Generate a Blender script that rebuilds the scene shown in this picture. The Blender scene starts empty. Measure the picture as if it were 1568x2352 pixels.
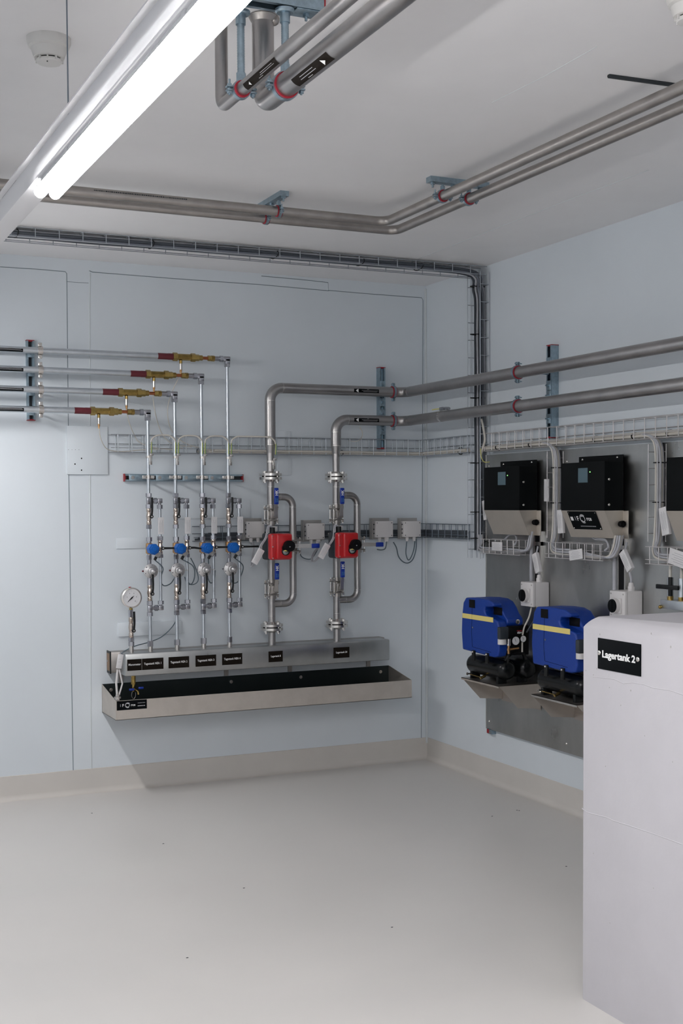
import bpy, bmesh, math, random
from mathutils import Vector, Matrix
random.seed(7)
SC = bpy.context.scene
COL = SC.collection
PI = math.pi
V = Vector
# ------------------------------------------------------------------ camera
F, CX, CY = 2904.23, 784.0, 1275.4
YAW, PITCH, ROLL = 0.43138646, 0.04051776, -0.00550872
CAM = V((-3.78, -6.941, 1.6))
FW = V((math.sin(YAW)*math.cos(PITCH), math.cos(YAW)*math.cos(PITCH), -math.sin(PITCH)))
_r = V((math.cos(YAW), -math.sin(YAW), 0)); _u = _r.cross(FW)
RT = _r*math.cos(ROLL) + _u*math.sin(ROLL)
UP = -_r*math.sin(ROLL) + _u*math.cos(ROLL)
cd = bpy.data.cameras.new('camera'); cam = bpy.data.objects.new('camera', cd); COL.objects.link(cam)
m = Matrix((RT, UP, -FW)).transposed().to_4x4(); m.translation = CAM; cam.matrix_world = m
cd.sensor_fit = 'VERTICAL'; cd.sensor_height = 36; cd.sensor_width = 24
cd.lens = F/2352*36; cd.shift_y = (CY-1176)/2352; cd.clip_start = .05
SC.camera = cam
def hit(px, py, ax, v):
    d = FW + RT*((px-CX)/F) - UP*((py-CY)/F)
    return CAM + d*((v-CAM[ax])/d[ax])
def b(px, py, d=0.0): return hit(px, py, 1, -d)      # a point d in front of the back wall
def w(px, py, d=0.0): return hit(px, py, 0, -d)      # a point d in front of the right wall
def cz(px, py, z): return hit(px, py, 2, z)
def nearw(px, py, y): return hit(px, py, 1, y)
# ------------------------------------------------------------------ materials
MATS = {}
def nn(nt, t, **kw):
    n = nt.nodes.new(t)
    for k, v in kw.items():
        if k in n.inputs: n.inputs[k].default_value = v
        else: setattr(n, k, v)
    return n
def mat(name, col, rough=.5, metal=0.0, var=0.0, vscale=8.0, stretch=(1,1,1), rvar=0.0, bump=0.0, bscale=60.0, emit=0.0, coat=0.0, spec=None, trans=0.0, col2=None):
    M = bpy.data.materials.new(name); M.use_nodes = True; nt = M.node_tree
    p = nt.nodes['Principled BSDF']
    p.inputs['Base Color'].default_value = (*col, 1); p.inputs['Roughness'].default_value = rough; p.inputs['Metallic'].default_value = metal
    if coat: p.inputs['Coat Weight'].default_value = coat
    if spec is not None: p.inputs['Specular IOR Level'].default_value = spec
    if trans: p.inputs['Transmission Weight'].default_value = trans
    if emit: p.inputs['Emission Color'].default_value = (*col, 1); p.inputs['Emission Strength'].default_value = emit
    L = nt.links
    if var or rvar or bump:
        tc = nn(nt, 'ShaderNodeNewGeometry'); mp = nn(nt, 'ShaderNodeMapping'); mp.inputs['Scale'].default_value = stretch
        L.new(tc.outputs['Position'], mp.inputs['Vector'])
        no = nn(nt, 'ShaderNodeTexNoise', Scale=vscale, Detail=6.0, Roughness=.6); L.new(mp.outputs[0], no.inputs['Vector'])
        if var:
            rp = nn(nt, 'ShaderNodeValToRGB'); e = rp.color_ramp.elements
            c2 = col2 or tuple(min(1, c*(1+var)) for c in col); c1 = tuple(c*(1-var) for c in col) if not col2 else col
            e[0].position = .3; e[1].position = .7; e[0].color = (*c1, 1); e[1].color = (*c2, 1)
            L.new(no.outputs[0], rp.inputs[0]); L.new(rp.outputs[0], p.inputs['Base Color'])
        if rvar:
            mr = nn(nt, 'ShaderNodeMapRange'); mr.inputs['From Min'].default_value = .3; mr.inputs['From Max'].default_value = .7
            mr.inputs['To Min'].default_value = max(.02, rough-rvar); mr.inputs['To Max'].default_value = rough+rvar
            L.new(no.outputs[0], mr.inputs[0]); L.new(mr.outputs[0], p.inputs['Roughness'])
        if bump:
            n2 = nn(nt, 'ShaderNodeTexNoise', Scale=bscale, Detail=3.0); L.new(mp.outputs[0], n2.inputs['Vector'])
            bp = nn(nt, 'ShaderNodeBump', Strength=bump, Distance=.002); L.new(n2.outputs[0], bp.inputs['Height']); L.new(bp.outputs[0], p.inputs['Normal'])
    MATS[name] = M; return M
mat('wall_paint', (.68,.73,.775), .55, var=.03, vscale=1.3, bump=.25, bscale=14, rvar=.05)
mat('ceiling_paint', (.83,.82,.825), .5, var=.03, vscale=1.6, bump=.2, bscale=10)
mat('plinth_paint', (.62,.59,.555), .45, var=.04, vscale=2.5)
mat('floor_coating', (.63,.61,.59), .42, var=.035, vscale=1.1, rvar=.06, bump=.12, bscale=5)
mat('block_paint', (.52,.505,.535), .5, var=.03, vscale=5, bump=.5, bscale=20)
mat('sealant', (.62,.66,.68), .45)
mat('groove_shade', (.20,.25,.28), .7)  # dark tone stands in for shade in the back wall grooves
mat('steel', (.40,.385,.38), .36, 1, var=.10, vscale=9, stretch=(1,1,1), rvar=.07)
mat('steel_h', (.50,.455,.42), .40, 1, var=.08, vscale=14, stretch=(.4,.4,9), rvar=.07)
mat('steel_satin', (.62,.57,.52), .52, .85, var=.05, vscale=14)
mat('steel_panel', (.43,.435,.43), .34, 1, var=.13, vscale=5, stretch=(1.2,1.2,.6), rvar=.08)
mat('steel_bright', (.66,.63,.60), .25, 1)
mat('steel_dull', (.40,.375,.355), .42, 1, var=.12, vscale=12, rvar=.08)
mat('aluminium', (.62,.66,.70), .38, 1, var=.06, vscale=30, rvar=.06)
mat('galvanised', (.33,.42,.48), .38, 1, var=.18, vscale=60, rvar=.1)
mat('zinc_tray', (.42,.45,.49), .42, .8, var=.08, vscale=20)
mat('wire_light', (.62,.60,.60), .42, .6)
mat('wire_dark', (.17,.20,.24), .45, .8)
mat('cast_silver', (.56,.55,.55), .45, .9, var=.05, vscale=60)
mat('fitting', (.42,.42,.45), .27, 1, var=.12, vscale=40)
mat('nickel', (.58,.50,.44), .22, 1, var=.1, vscale=50)
mat('brass', (.40,.275,.09), .24, 1, var=.2, vscale=50)
mat('brass_body', (.50,.29,.13), .40, 1, var=.15, vscale=50)
mat('copper', (.42,.15,.07), .35, 1, var=.15, vscale=50)
mat('red_sleeve', (.115,.012,.02), .45)
mat('red_cap', (.28,.012,.02), .45)
mat('red_rubber', (.30,.010,.024), .5)
mat('red_lacquer', (.46,.008,.012), .28, coat=.4)
mat('black_plastic', (.006,.007,.008), .4, spec=.3)
mat('black_matt', (.004,.004,.005), .62, spec=.15)
mat('black_cabinet', (.003,.004,.0045), .55, spec=.10)
mat('charcoal', (.025,.032,.04), .5)
mat('tank_black', (.004,.005,.006), .25, spec=.3)
mat('blue_plastic', (.001,.037,.28), .42, bump=.5, bscale=260)
mat('blue_cap', (.003,.105,.42), .42, spec=.3)
mat('blue_grip', (.003,.03,.30), .32)
mat('yellow_strip', (.80,.66,.22), .5)
mat('grey_box', (.60,.58,.58), .45)
mat('grey_box_dark', (.36,.35,.34), .45)
mat('white_plastic', (.66,.64,.64), .4)
mat('off_white', (.60,.58,.53), .45)
mat('paper', (.68,.67,.68), .6)
mat('cable_grey', (.42,.425,.46), .45, var=.1, vscale=20)
mat('cable_white', (.60,.57,.52), .42)
mat('cable_mid', (.15,.165,.20), .45)
mat('cable_dark', (.055,.065,.08), .45)
mat('cable_steel', (.10,.14,.17), .4)
mat('wire_yellow', (.58,.55,.20), .45)
mat('wire_green', (.02,.22,.09), .45)
mat('beige_panel', (.52,.475,.42), .45, .6, var=.03, vscale=20)
mat('sign_brown', (.010,.007,.005), .55, spec=.08)
mat('sign_black', (.003,.004,.005), .55, spec=.06)
mat('ink_white', (.80,.80,.80), .5)
mat('ink_grey', (.42,.42,.44), .5)
mat('ink_blue', (.10,.32,.55), .5)
mat('dial', (.68,.68,.70), .35)
mat('screen', (.07,.115,.14), .25, emit=.25)
mat('led_green', (.35,1,.3), .3, emit=3.0)
mat('trunking_white', (.78,.78,.80), .6, spec=.3)
mat('lamp_tube', (1.0,.985,.98), .3, emit=260.0)
mat('glass_clear', (.75,.80,.82), .1, trans=.7)
mat('detector', (.66,.65,.63), .45)
mat('dark_slot', (.02,.025,.03), .6)
mat('brown_plate', (.26,.17,.11), .6)
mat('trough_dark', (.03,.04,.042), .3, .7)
# ------------------------------------------------------------------ builders
ORG = {}
def place(o, parent):
    COL.objects.link(o)
    if parent is not None: o.parent = parent
def tag(o, label=None, cat=None, group=None, kind=None):
    if label: o['label'] = label
    if cat: o['category'] = cat
    if group: o['group'] = group
    if kind: o['kind'] = kind
    return o
def thing(name, label, cat, loc, group=None):
    o = bpy.data.objects.new(name, None); COL.objects.link(o); o.location = loc; o.empty_display_size = .05
    ORG[o.name] = V(loc); return tag(o, label, cat, group)
def dup(root, loc, label=None, group=None):
    r = root.copy(); COL.objects.link(r); r.location = loc; ORG[r.name] = V(loc)
    if label: r['label'] = label
    if group: r['group'] = group
    for ch in list(root.children):
        c = ch.copy(); COL.objects.link(c); c.parent = r
        for g in list(ch.children):
            d = g.copy(); COL.objects.link(d); d.parent = c
    return r
def basis(ax):
    ax = V(ax).normalized()
    a = V((0,0,1)) if abs(ax.z) < .9 else V((1,0,0))
    x = a.cross(ax).normalized(); y = ax.cross(x); return x, y, ax
class MB:
    def __init__(s): s.v = []; s.f = []
    def add(s, vs, fs):
        o = len(s.v); s.v += [V(q) for q in vs]; s.f += [tuple(i+o for i in f) for f in fs]; return s
    def bm(s, bm, M=None):
        bm.verts.index_update()
        s.add([(M @ q.co if M else q.co.copy()) for q in bm.verts], [tuple(q.index for q in f.verts) for f in bm.faces]); bm.free(); return s
    def box(s, c, size, bev=0.0, M=None, seg=2):
        bm = bmesh.new(); bmesh.ops.create_cube(bm, size=1)
        for q in bm.verts: q.co = V((q.co.x*size[0], q.co.y*size[1], q.co.z*size[2]))
        if bev: bmesh.ops.bevel(bm, geom=list(bm.edges), offset=bev, segments=seg, profile=.5, affect='EDGES')
        T = Matrix.Translation(V(c))
        return s.bm(bm, T @ M if M else T)
    def bb(s, x0, x1, y0, y1, z0, z1, bev=0.0):
        return s.box(((x0+x1)/2, (y0+y1)/2, (z0+z1)/2), (abs(x1-x0), abs(y1-y0), abs(z1-z0)), bev)
    def cyl(s, p0, p1, r, r2=None, n=18, cap=True, rot=0):
        p0 = V(p0); p1 = V(p1); r2 = r if r2 is None else r2
        x, y, a = basis(p1-p0); vs = []; fs = []
        for k in range(n):
            t = 2*PI*k/n+rot; d = x*math.cos(t)+y*math.sin(t); vs += [p0+d*r, p1+d*r2]
        for k in range(n):
            j = (k+1) % n; fs.append((2*k, 2*j, 2*j+1, 2*k+1))
        if cap: fs.append(tuple(2*k for k in range(n))[::-1]); fs.append(tuple(2*k+1 for k in range(n)))
        return s.add(vs, fs)
    def hexn(s, p0, p1, r, rot=PI/6): return s.cyl(p0, p1, r, n=6, rot=rot)
    def lathe(s, prof, o, ax, n=24):
        x, y, a = basis(ax); o = V(o); vs = []; fs = []
        for r, h in prof:
            for k in range(n):
                t = 2*PI*k/n; vs.append(o+a*h+(x*math.cos(t)+y*math.sin(t))*max(r, 1e-5))
        for i in range(len(prof)-1):
            for k in range(n):
                j = (k+1) % n; fs.append((i*n+k, i*n+j, (i+1)*n+j, (i+1)*n+k))
        fs.append(tuple(range(n))[::-1]); e = (len(prof)-1)*n; fs.append(tuple(range(e, e+n)))
        return s.add(vs, fs)
    def sphere(s, c, r, n=14, sc=(1,1,1)):
        bm = bmesh.new(); bmesh.ops.create_uvsphere(bm, u_segments=n, v_segments=n//2+1, radius=r)
        return s.bm(bm, Matrix.Translation(V(c)) @ Matrix.Diagonal((*sc, 1)))
    def tube(s, pts, r, n=10, cap=True):
        pts = [V(p) for p in pts]; rr = r if isinstance(r, (list, tuple)) else [r]*len(pts)
        t0 = (pts[1]-pts[0]).normalized(); x, y, _ = basis(t0); vs = []; fs = []
        for i, p in enumerate(pts):
            t = (pts[min(i+1, len(pts)-1)]-pts[max(i-1, 0)]).normalized()
            x = (x - t*x.dot(t)).normalized(); y = t.cross(x)
            for k in range(n):
                a = 2*PI*k/n; vs.append(p+(x*math.cos(a)+y*math.sin(a))*rr[i])
        for i in range(len(pts)-1):
            for k in range(n):
                j = (k+1) % n; fs.append((i*n+k, i*n+j, (i+1)*n+j, (i+1)*n+k))
        if cap: fs.append(tuple(range(n))[::-1]); e = (len(pts)-1)*n; fs.append(tuple(range(e, e+n)))
        return s.add(vs, fs)
    def prism(s, poly, vec):
        n = len(poly); vec = V(vec); vs = [V(p) for p in poly]+[V(p)+vec for p in poly]
        fs = [tuple(range(n)), tuple(range(n, 2*n))[::-1]]+[(i, i+n, (i+1) % n+n, (i+1) % n) for i in range(n)]
        return s.add(vs, fs)
    def build(s, name, material, parent=None, label=None, kind=None, bevel=0.0, ang=35):
        me = bpy.data.meshes.new(name)
        o = V((0,0,0))
        q = parent
        if parent is not None: o = ORG[parent.name]
        me.from_pydata([tuple(v-o) for v in s.v], [], s.f); me.validate()
        bm = bmesh.new(); bm.from_mesh(me); bmesh.ops.recalc_face_normals(bm, faces=list(bm.faces)); bm.to_mesh(me); bm.free()
        me.materials.append(MATS[material])
        me.polygons.foreach_set('use_smooth', [True]*len(me.polygons))
        me.set_sharp_from_angle(angle=math.radians(ang))
        ob = bpy.data.objects.new(name, me); place(ob, parent)
        ORG[ob.name] = o
        if bevel:
            md = ob.modifiers.new('bevel', 'BEVEL'); md.width = bevel; md.segments = 3; md.limit_method = 'ANGLE'; md.angle_limit = math.radians(30)
        if label: ob['label'] = label
        if kind: ob['kind'] = kind
        return ob
def solo(mb, name, material, label, cat, group=None, kind=None, bevel=0.0, loc=None):
    """a thing that is one mesh; origin at its centre-bottom"""
    xs = [v.x for v in mb.v]; ys = [v.y for v in mb.v]; zs = [v.z for v in mb.v]
    o = V(loc) if loc else V(((min(xs)+max(xs))/2, (min(ys)+max(ys))/2, min(zs)))
    mb.v = [v-o for v in mb.v]
    ob = mb.build(name, material, None, bevel=bevel); ob.location = o; ORG[ob.name] = o
    return tag(ob, label, cat, group, kind)
def struct(mb, name, material, bevel=0.0):
    return mb.build(name, material, None, kind='structure', bevel=bevel)
def fillet(pts, R, n=8):
    pts = [V(p) for p in pts]; out = [pts[0]]
    for i in range(1, len(pts)-1):
        p, a, c = pts[i], pts[i-1], pts[i+1]; u = (a-p).normalized(); v = (c-p).normalized()
        ang = u.angle(v); t = R/math.tan(ang/2); t = min(t, (a-p).length*.49, (c-p).length*.49) if t > min((a-p).length, (c-p).length) else t
        R2 = t*math.tan(ang/2); cc = p+(u+v).normalized()*(R2/math.sin(ang/2))
        s0 = p+u*t-cc; s1 = p+v*t-cc
        w0 = s0.angle(s1)
        for k in range(n+1): out.append(cc+(s0*math.sin((1-k/n)*w0)+s1*math.sin(k/n*w0))/math.sin(w0))
    out.append(pts[-1]); return out
def smooth(pts, n=8):
    pts = [V(p) for p in pts]; P = [pts[0]*2-pts[1]]+pts+[pts[-1]*2-pts[-2]]; out = []
    for i in range(1, len(P)-2):
        for k in range(n):
            t = k/n; a, bb_, c, d = P[i-1], P[i], P[i+1], P[i+2]
            out.append(.5*((2*bb_)+(c-a)*t+(2*a-5*bb_+4*c-d)*t*t+(3*bb_-a-3*c+d)*t**3))
    out.append(pts[-1]); return out
FACE_S = Matrix(((1,0,0),(0,0,-1),(0,1,0)))            # lettering that faces -y
FACE_W = Matrix(((0,0,-1),(-1,0,0),(0,1,0)))           # lettering that faces -x
def text(s, size, pos, R, material, parent, name='lettering', bold=.0, ext=.0004, align='CENTER', xs=1.0):
    cu = bpy.data.curves.new('t', 'FONT'); cu.body = s; cu.size = size; cu.extrude = ext; cu.offset = bold
    cu.align_x = align; cu.align_y = 'CENTER'; cu.resolution_u = 3
    o = bpy.data.objects.new('t', cu); COL.objects.link(o)
    bpy.context.view_layer.update()
    me = bpy.data.meshes.new_from_object(o.evaluated_get(bpy.context.evaluated_depsgraph_get()))
    bpy.data.objects.remove(o); bpy.data.curves.remove(cu)
    M = Matrix.Translation(V(pos)-ORG[parent.name]) @ R.to_4x4() @ Matrix.Diagonal((xs,1,1,1))
    me.transform(M); me.materials.clear(); me.materials.append(MATS[material]); me.name = name
    ob = bpy.data.objects.new(name, me); place(ob, parent); ORG[ob.name] = ORG[parent.name]; return ob
X, Y, Z = V((1,0,0)), V((0,1,0)), V((0,0,1))
# ------------------------------------------------------------------ the room
H = 2.945
XL, YF = -5.6, -9.6
struct(MB().bb(XL-.1, .15, YF-.1, .15, -.12, 0), 'floor', 'floor_coating')
struct(MB().bb(XL-.1, .15, YF-.1, .15, H, H+.12), 'ceiling', 'ceiling_paint')
struct(MB().bb(XL-.1, .15, 0, .15, -.12, H+.1), 'wall_back', 'wall_paint')
struct(MB().bb(0, .15, YF-.1, 0, -.12, H+.1), 'wall_right', 'wall_paint')
struct(MB().bb(XL-.12, XL, YF-.1, .15, -.12, H+.1), 'wall_left', 'wall_paint')
struct(MB().bb(XL-.1, .15, YF-.12, YF, -.12, H+.1), 'wall_front', 'wall_paint')
def cove(name, a, bq, nrm, hb=.135):
    """painted skirting with a small rounded cove at the floor"""
    a = V(a); bq = V(bq); nrm = V(nrm); pr = [(0, hb), (.003, hb-.002), (.003, .03)]
    for k in range(1, 7): t = k/6*PI/2; pr.append((.033-.03*math.cos(t), .03-.03*math.sin(t)))
    pr += [(.033, -.01), (0, -.01)]
    struct(MB().prism([a+nrm*p+Z*q for p, q in pr], bq-a), name, 'plinth_paint')
cove('baseboard_back', (XL, 0, 0), (0, 0, 0), -Y)
cove('baseboard_right', (0, YF, 0), (0, 0, 0), -X)
# joints of the precast back wall, shaded grooves painted as dark lines, filled corner
def seam(pts, name, material, d=.0015, wd=.0045, wall='b'):
    mb = MB()
    q = [b(*p) for p in pts] if wall == 'b' else [cz(*p, H) for p in pts]
    mb.tube([V((v.x, -.0, v.z)) if wall == 'b' else V((v.x, v.y, H)) for v in q], wd/2, n=6)
    struct(mb, name, material)
seam([(0,613),(80,618),(150,624),(153,628),(154,700),(158,1100),(165,1600),(169,1822)], 'trim_1', 'groove_shade')
seam([(154,647),(180,649),(203,650)], 'trim_2', 'groove_shade', wd=.003)
seam([(205,622),(212,625),(400,640),(600,654),(755,668)], 'trim_3', 'groove_shade')
seam([(600,634),(700,643),(753,649),(754,667),(860,676),(968,684),(971,690),(970,1000),(968,1500),(967,1738)], 'trim_4', 'groove_shade')
seam([(207,626),(206,700),(207,1200),(209,1700),(211,1812)], 'trim_5', 'sealant', wd=.006)
mb = MB().cyl((-.004,-.004,.10), (-.004,-.004,H-.02), .008, n=12)
struct(mb, 'trim_6', 'sealant')
# hairline casting seams on the ceiling
seam([(945,600),(1060,555),(1300,461),(1490,390)], 'trim_7', 'sealant', wd=.003, wall='c')
seam([(1130,235),(1250,175),(1370,107)], 'trim_8', 'sealant', wd=.0025, wall='c')
# ------------------------------------------------------------------ lamp
TX, TZ = -3.10, 2.39
def build_lamp():
    t = thing('pendant_batten_light', 'long white ceiling trunking with lit twin fluorescent tubes, hanging from wires', 'lamp', (TX, -5.5, H))
    MB().bb(-3.131, -3.071, -9.0, -.35, 2.418, 2.478, .004).build('trunking', 'trunking_white', t)
    MB().bb(-3.146, -3.131, -9.0, -.35, 2.476, 2.48).bb(-3.071, -3.056, -9.0, -.35, 2.476, 2.48).build('edge_flange', 'trunking_white', t)
    for y, y1 in ((-3.70, -5.22), (-.60, -1.62), (-5.26, -6.78), (-6.9, -8.4)):      # second pair hangs out of view left; last two are unseen, added as fill
        MB().bb(-3.121, -3.081, y1+.02, y-.02, 2.406, 2.419, .003).build('batten', 'trunking_white', t)
        for sx in (-.0185, .0185):
            arc = lambda a0, a1, r0: [V((TX+sx+r0*math.cos(math.radians(a)), y-.005, TZ+r0*math.sin(math.radians(a)))) for a in [a0+(a1-a0)*k/16 for k in range(17)]]
            tb = MB().prism(arc(-192, 12, .0155), (0, y1-y+.015, 0)).sphere((TX+sx, y-.005, TZ-.001), .0150, 20).build('fluorescent_tube', 'lamp_tube', t)
            MB().prism(arc(12.5, 167.5, .0158), (0, y1-y+.015, 0)).build('tube_back', 'trunking_white', tb)  # opaque upper half, added to keep direct light off the ceiling
        for yy in (y-.32, y1+.32): MB().bb(-3.125, -3.077, yy-.01, yy+.01, 2.40, 2.42, .002).build('tube_clip', 'trunking_white', t)
    for yy in (-3.95, -6.6):
        MB().cyl((-3.101, yy, 2.475), (-3.101, yy, H), .0018, n=6).build('suspension_wire', 'wire_dark', t)
build_lamp()
# ------------------------------------------------------------------ smoke detectors
def detector(c, label):
    t = thing('smoke_detector', label, 'smoke detector', (c[0], c[1], H), 'ceiling smoke detectors')
    x, y = c
    MB().lathe([(0.0627,0),(0.0627,.012),(0.0582,.026),(0.0515,.03)], (x,y,H), -Z, 40).build('base', 'detector', t)
    MB().lathe([(0.0515,.028),(0.0504,.034),(0.0437,.056),(0.0381,.058)], (x,y,H), -Z, 40).lathe([(0.0370,.062),(0.0381,.066),(0.0336,.071),(0.0134,.074)], (x,y,H), -Z, 40).build('sensing_head', 'detector', t)
    mb = MB()
    for k in range(10):
        a = 2*PI*k/10; mb.box((x+.038*math.cos(a), y+.038*math.sin(a), H-.062), (.006,.004,.012), M=Matrix.Rotation(a, 4, 'Z'))
    mb.build('vent_ribs', 'detector', t)
    MB().cyl((x,y,H-.056), (x,y,H-.063), .033, n=30).build('vent_gap', 'black_matt', t)
    MB().cyl((x-.01,y-.022,H-.07), (x-.01,y-.022,H-.0745), .0018, n=8).build('indicator', 'black_plastic', t)
c = cz(112, 88, H); detector((c.x, c.y), 'round white smoke detector on the ceiling left of the lit tubes')
c = cz(1585, -12, H); detector((c.x, c.y), 'round ceiling fitting cut off by the top right corner')
a_ = cz(1397, 171, H); b_ = cz(1556, 193, H)
solo(MB().tube([a_-Z*.004, (a_+b_)/2-Z*.004, b_-Z*.004], .0075, n=6), 'anchor_channel', 'dark_slot', 'thin dark slot channel cast into the ceiling above the pipes', 'channel')
# ------------------------------------------------------------------ pipe clamps and rails
def clamp(c, ax, stud, r, wd=.022, lining='red_rubber', stud_len=.05, bolt=None, label='', group=None, two=True, mat_='galvanised', cat='pipe clamp', foot=True):
    """rubber lined two-screw clamp round a pipe of radius r; stud points to its support"""
    c = V(c); ax = V(ax).normalized(); st = V(stud).normalized(); side = V(bolt).normalized() if bolt is not None else ax.cross(st)
    side = (side - st*side.dot(st)).normalized()
    t = thing('pipe_clamp', label, cat, c, group)
    h = wd/2
    def ring(r0, r1, h_, n=28):
        x, y, _ = basis(ax); m_ = MB(); vs = []; fs = []
        for k in range(n):
            a = 2*PI*k/n; d = x*math.cos(a)+y*math.sin(a)
            vs += [c+d*r0-ax*h_, c+d*r1-ax*h_, c+d*r1+ax*h_, c+d*r0+ax*h_]
        for k in range(n):
            j = (k+1) % n
            for q in range(4): fs.append((4*k+q, 4*k+(q+1) % 4, 4*j+(q+1) % 4, 4*j+q))
        return m_.add(vs, fs)
    ring(r+.0002, r+.0045, h).build('lining', lining, t)
    ring(r+.0045, r+.0075, h*(.62 if lining == 'red_rubber' else .9)).build('band', mat_, t)
    for s in (-1, 1):
        p = c+side*s*(r+.015)
        MB().box(p+st*.004, (.018,.018,.018), .002, M=Matrix((side, ax, st)).transposed().to_4x4() @ Matrix.Diagonal((1.0, 1.0, .25, 1))).box(p-st*.005, (.018,.018,.018), .002, M=Matrix((side, ax, st)).transposed().to_4x4() @ Matrix.Diagonal((1.0, 1.0, .25, 1))).build('ear', mat_, t)
        MB().cyl(p-st*.018, p+st*.024, .003, n=8).hexn(p-st*.014, p-st*.008, .0075).hexn(p+st*.007, p+st*.012, .0065).build('screw', mat_, t)
    if stud_len > .004:
        MB().cyl(c+st*(r+.006), c+st*(r+.006+stud_len), .0055, n=12).hexn(c+st*(r+.006), c+st*(r+.02), .011).build('stud', mat_, t)
    return t
def rail(p0, p1, nrm, wd=.041, h=.022, label='', group=None, caps=True, cap_mat='red_cap', name='mounting_rail'):
    """open C-channel fixed to a surface, slot facing nrm"""
    p0 = V(p0); p1 = V(p1); L = (p1-p0); ax = L.normalized(); n_ = V(nrm); s = ax.cross(n_)
    t = thing(name, label, 'rail', p0, group)
    def bar(a, d0, d1, e0, e1): # from p0+s*d + n*e
        return [p0+s*d0+n_*e0, p0+s*d1+n_*e0, p0+s*d1+n_*e1, p0+s*d0+n_*e1]
    w2 = wd/2; k = .0025
    mb = MB()
    for d0, d1, e0, e1 in ((-w2, w2, 0, k), (-w2, -w2+k, k, h), (w2-k, w2, k, h), (-w2+k, -w2*.55, h-k, h), (w2*.55, w2-k, h-k, h)):
        mb.prism(bar(0, d0, d1, e0, e1), L)
    mb.build('channel', 'galvanised', t)
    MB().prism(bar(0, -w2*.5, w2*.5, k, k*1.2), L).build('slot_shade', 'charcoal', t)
    if caps:
        for q, sg in ((p0, -1), (p1, 1)):
            MB().prism([q+s*a+n_*e for a, e in ((-w2-.001,0),(w2+.001,0),(w2+.001,h+.001),(-w2-.001,h+.001))], ax*sg*.004).prism([q+s*a+n_*e for a, e in ((-w2*.5,k),(w2*.5,k),(w2*.5,h),(-w2*.5,h))], -ax*sg*.004).build('end_cap', cap_mat, t)
    return t
def plate(t, c, ax, nrm, ln=.05, wd=.038, th=.004, hole=True):
    """slotted clamp plate with a screw head on a rail"""
    s = V(ax).cross(V(nrm)); M = Matrix((V(ax), s, V(nrm))).transposed().to_4x4()
    MB().box(V(c)+V(nrm)*th/2, (ln, wd, th), .0015, M=M).build('clamp_plate', 'galvanised', t)
    MB().hexn(V(c)+V(nrm)*th, V(c)+V(nrm)*(th+.008), .009).cyl(V(c)+V(nrm)*(th+.008), V(c)+V(nrm)*(th+.018), .004, n=8).build('nut', 'galvanised', t)
# ------------------------------------------------------------------ pipes below the ceiling
PZ = 2.872
IX, OX, IY, OY = -1.178, -1.053, -1.79, -1.64
ri = .0205
PIPE_IN = solo(MB().tube(fillet([(XL+.02, IY, PZ), (IX, IY, PZ), (IX, -9.2, PZ)], .055), ri, n=20), 'ceiling_pipe', 'steel_dull', 'bare steel pipe under the ceiling, the one further from the corner', 'pipe', 'bare steel pipes turning the corner under the ceiling')
solo(MB().tube(fillet([(XL+.02, OY, PZ), (OX, OY, PZ), (OX, -9.2, PZ)], .055), ri, n=20), 'ceiling_pipe', 'steel_dull', 'bare steel pipe under the ceiling, the one nearer the corner', 'pipe', 'bare steel pipes turning the corner under the ceiling')
yb = -2.31
solo(MB().bb(-1.245, -.965, yb-.02, yb+.02, H-.022, H), 'mounting_rail', 'galvanised', 'short zinc rail on the ceiling above the two pipes, right', 'rail')
for x in (-1.225, -1.13, -1.00):
    solo(MB().hexn((x, yb, H-.022), (x, yb, H-.030), .010).cyl((x, yb, H-.03), (x, yb, H-.042), .0045, n=8), 'anchor_bolt', 'galvanised', 'zinc bolt in the short ceiling rail right of the pipe bends', 'bolt', 'bolts of the right ceiling rail')
for x, l in ((IX, 'red lined clamp on the left pipe past the ceiling bend'), (OX, 'red lined clamp on the right pipe past the ceiling bend')):
    clamp((x, yb, PZ), Y, Z, ri, stud_len=.02, label=l, group='pipe clamps below the ceiling', bolt=X)
xb = -1.70
solo(MB().bb(xb-.02, xb+.02, -1.86, -1.56, H-.022, H), 'mounting_rail', 'galvanised', 'short zinc rail across the ceiling pipes, left of their bends', 'rail')
for y in (-1.845, -1.71, -1.60):
    solo(MB().hexn((xb, y, H-.022), (xb, y, H-.030), .010).cyl((xb, y, H-.03), (xb, y, H-.042), .0045, n=8), 'anchor_bolt', 'galvanised', 'zinc bolt in the ceiling rail above the left pipe clamps', 'bolt', 'bolts of the left ceiling rail')
for y, l in ((IY, 'red lined clamp at the upper of two straight ceiling pipes'), (OY, 'red lined clamp at the lower of two straight ceiling pipes')):
    clamp((xb, y, PZ), X, Z, ri, stud_len=.02, label=l, group='pipe clamps below the ceiling', bolt=Y)
# hanging pair near the camera
BX, BY, BZ, br = -2.490, -3.64, 2.706, .0305
SX, SY, SZ, sr = -2.592, -3.585, 2.70, .0178
mb = MB().tube(fillet([(BX, BY, H+.01), (BX, BY, BZ), (BX, -9.0, BZ)], .048), br, n=28)
t = thing('drop_pipe', 'thick bare steel pipe coming down from the ceiling and turning', 'pipe', (BX, BY, H))
mb.build('pipe', 'steel', t)
MB().lathe([(.034,0),(.040,.004),(.036,.012),(.031,.02)], (BX,BY,H), -Z, 26).sphere((BX+.028,BY-.012,H-.012), .016, 12).build('ceiling_seal', 'steel_dull', t, label='ragged sealing collar at the ceiling')
t2 = thing('drop_pipe', 'thin bare steel pipe coming down from the ceiling, left of the thick one', 'pipe', (SX, SY, H))
MB().tube(fillet([(SX, SY, H+.01), (SX, SY, SZ), (SX, -9.0, SZ)], .03), sr, n=24).build('pipe', 'steel', t2)
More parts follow.
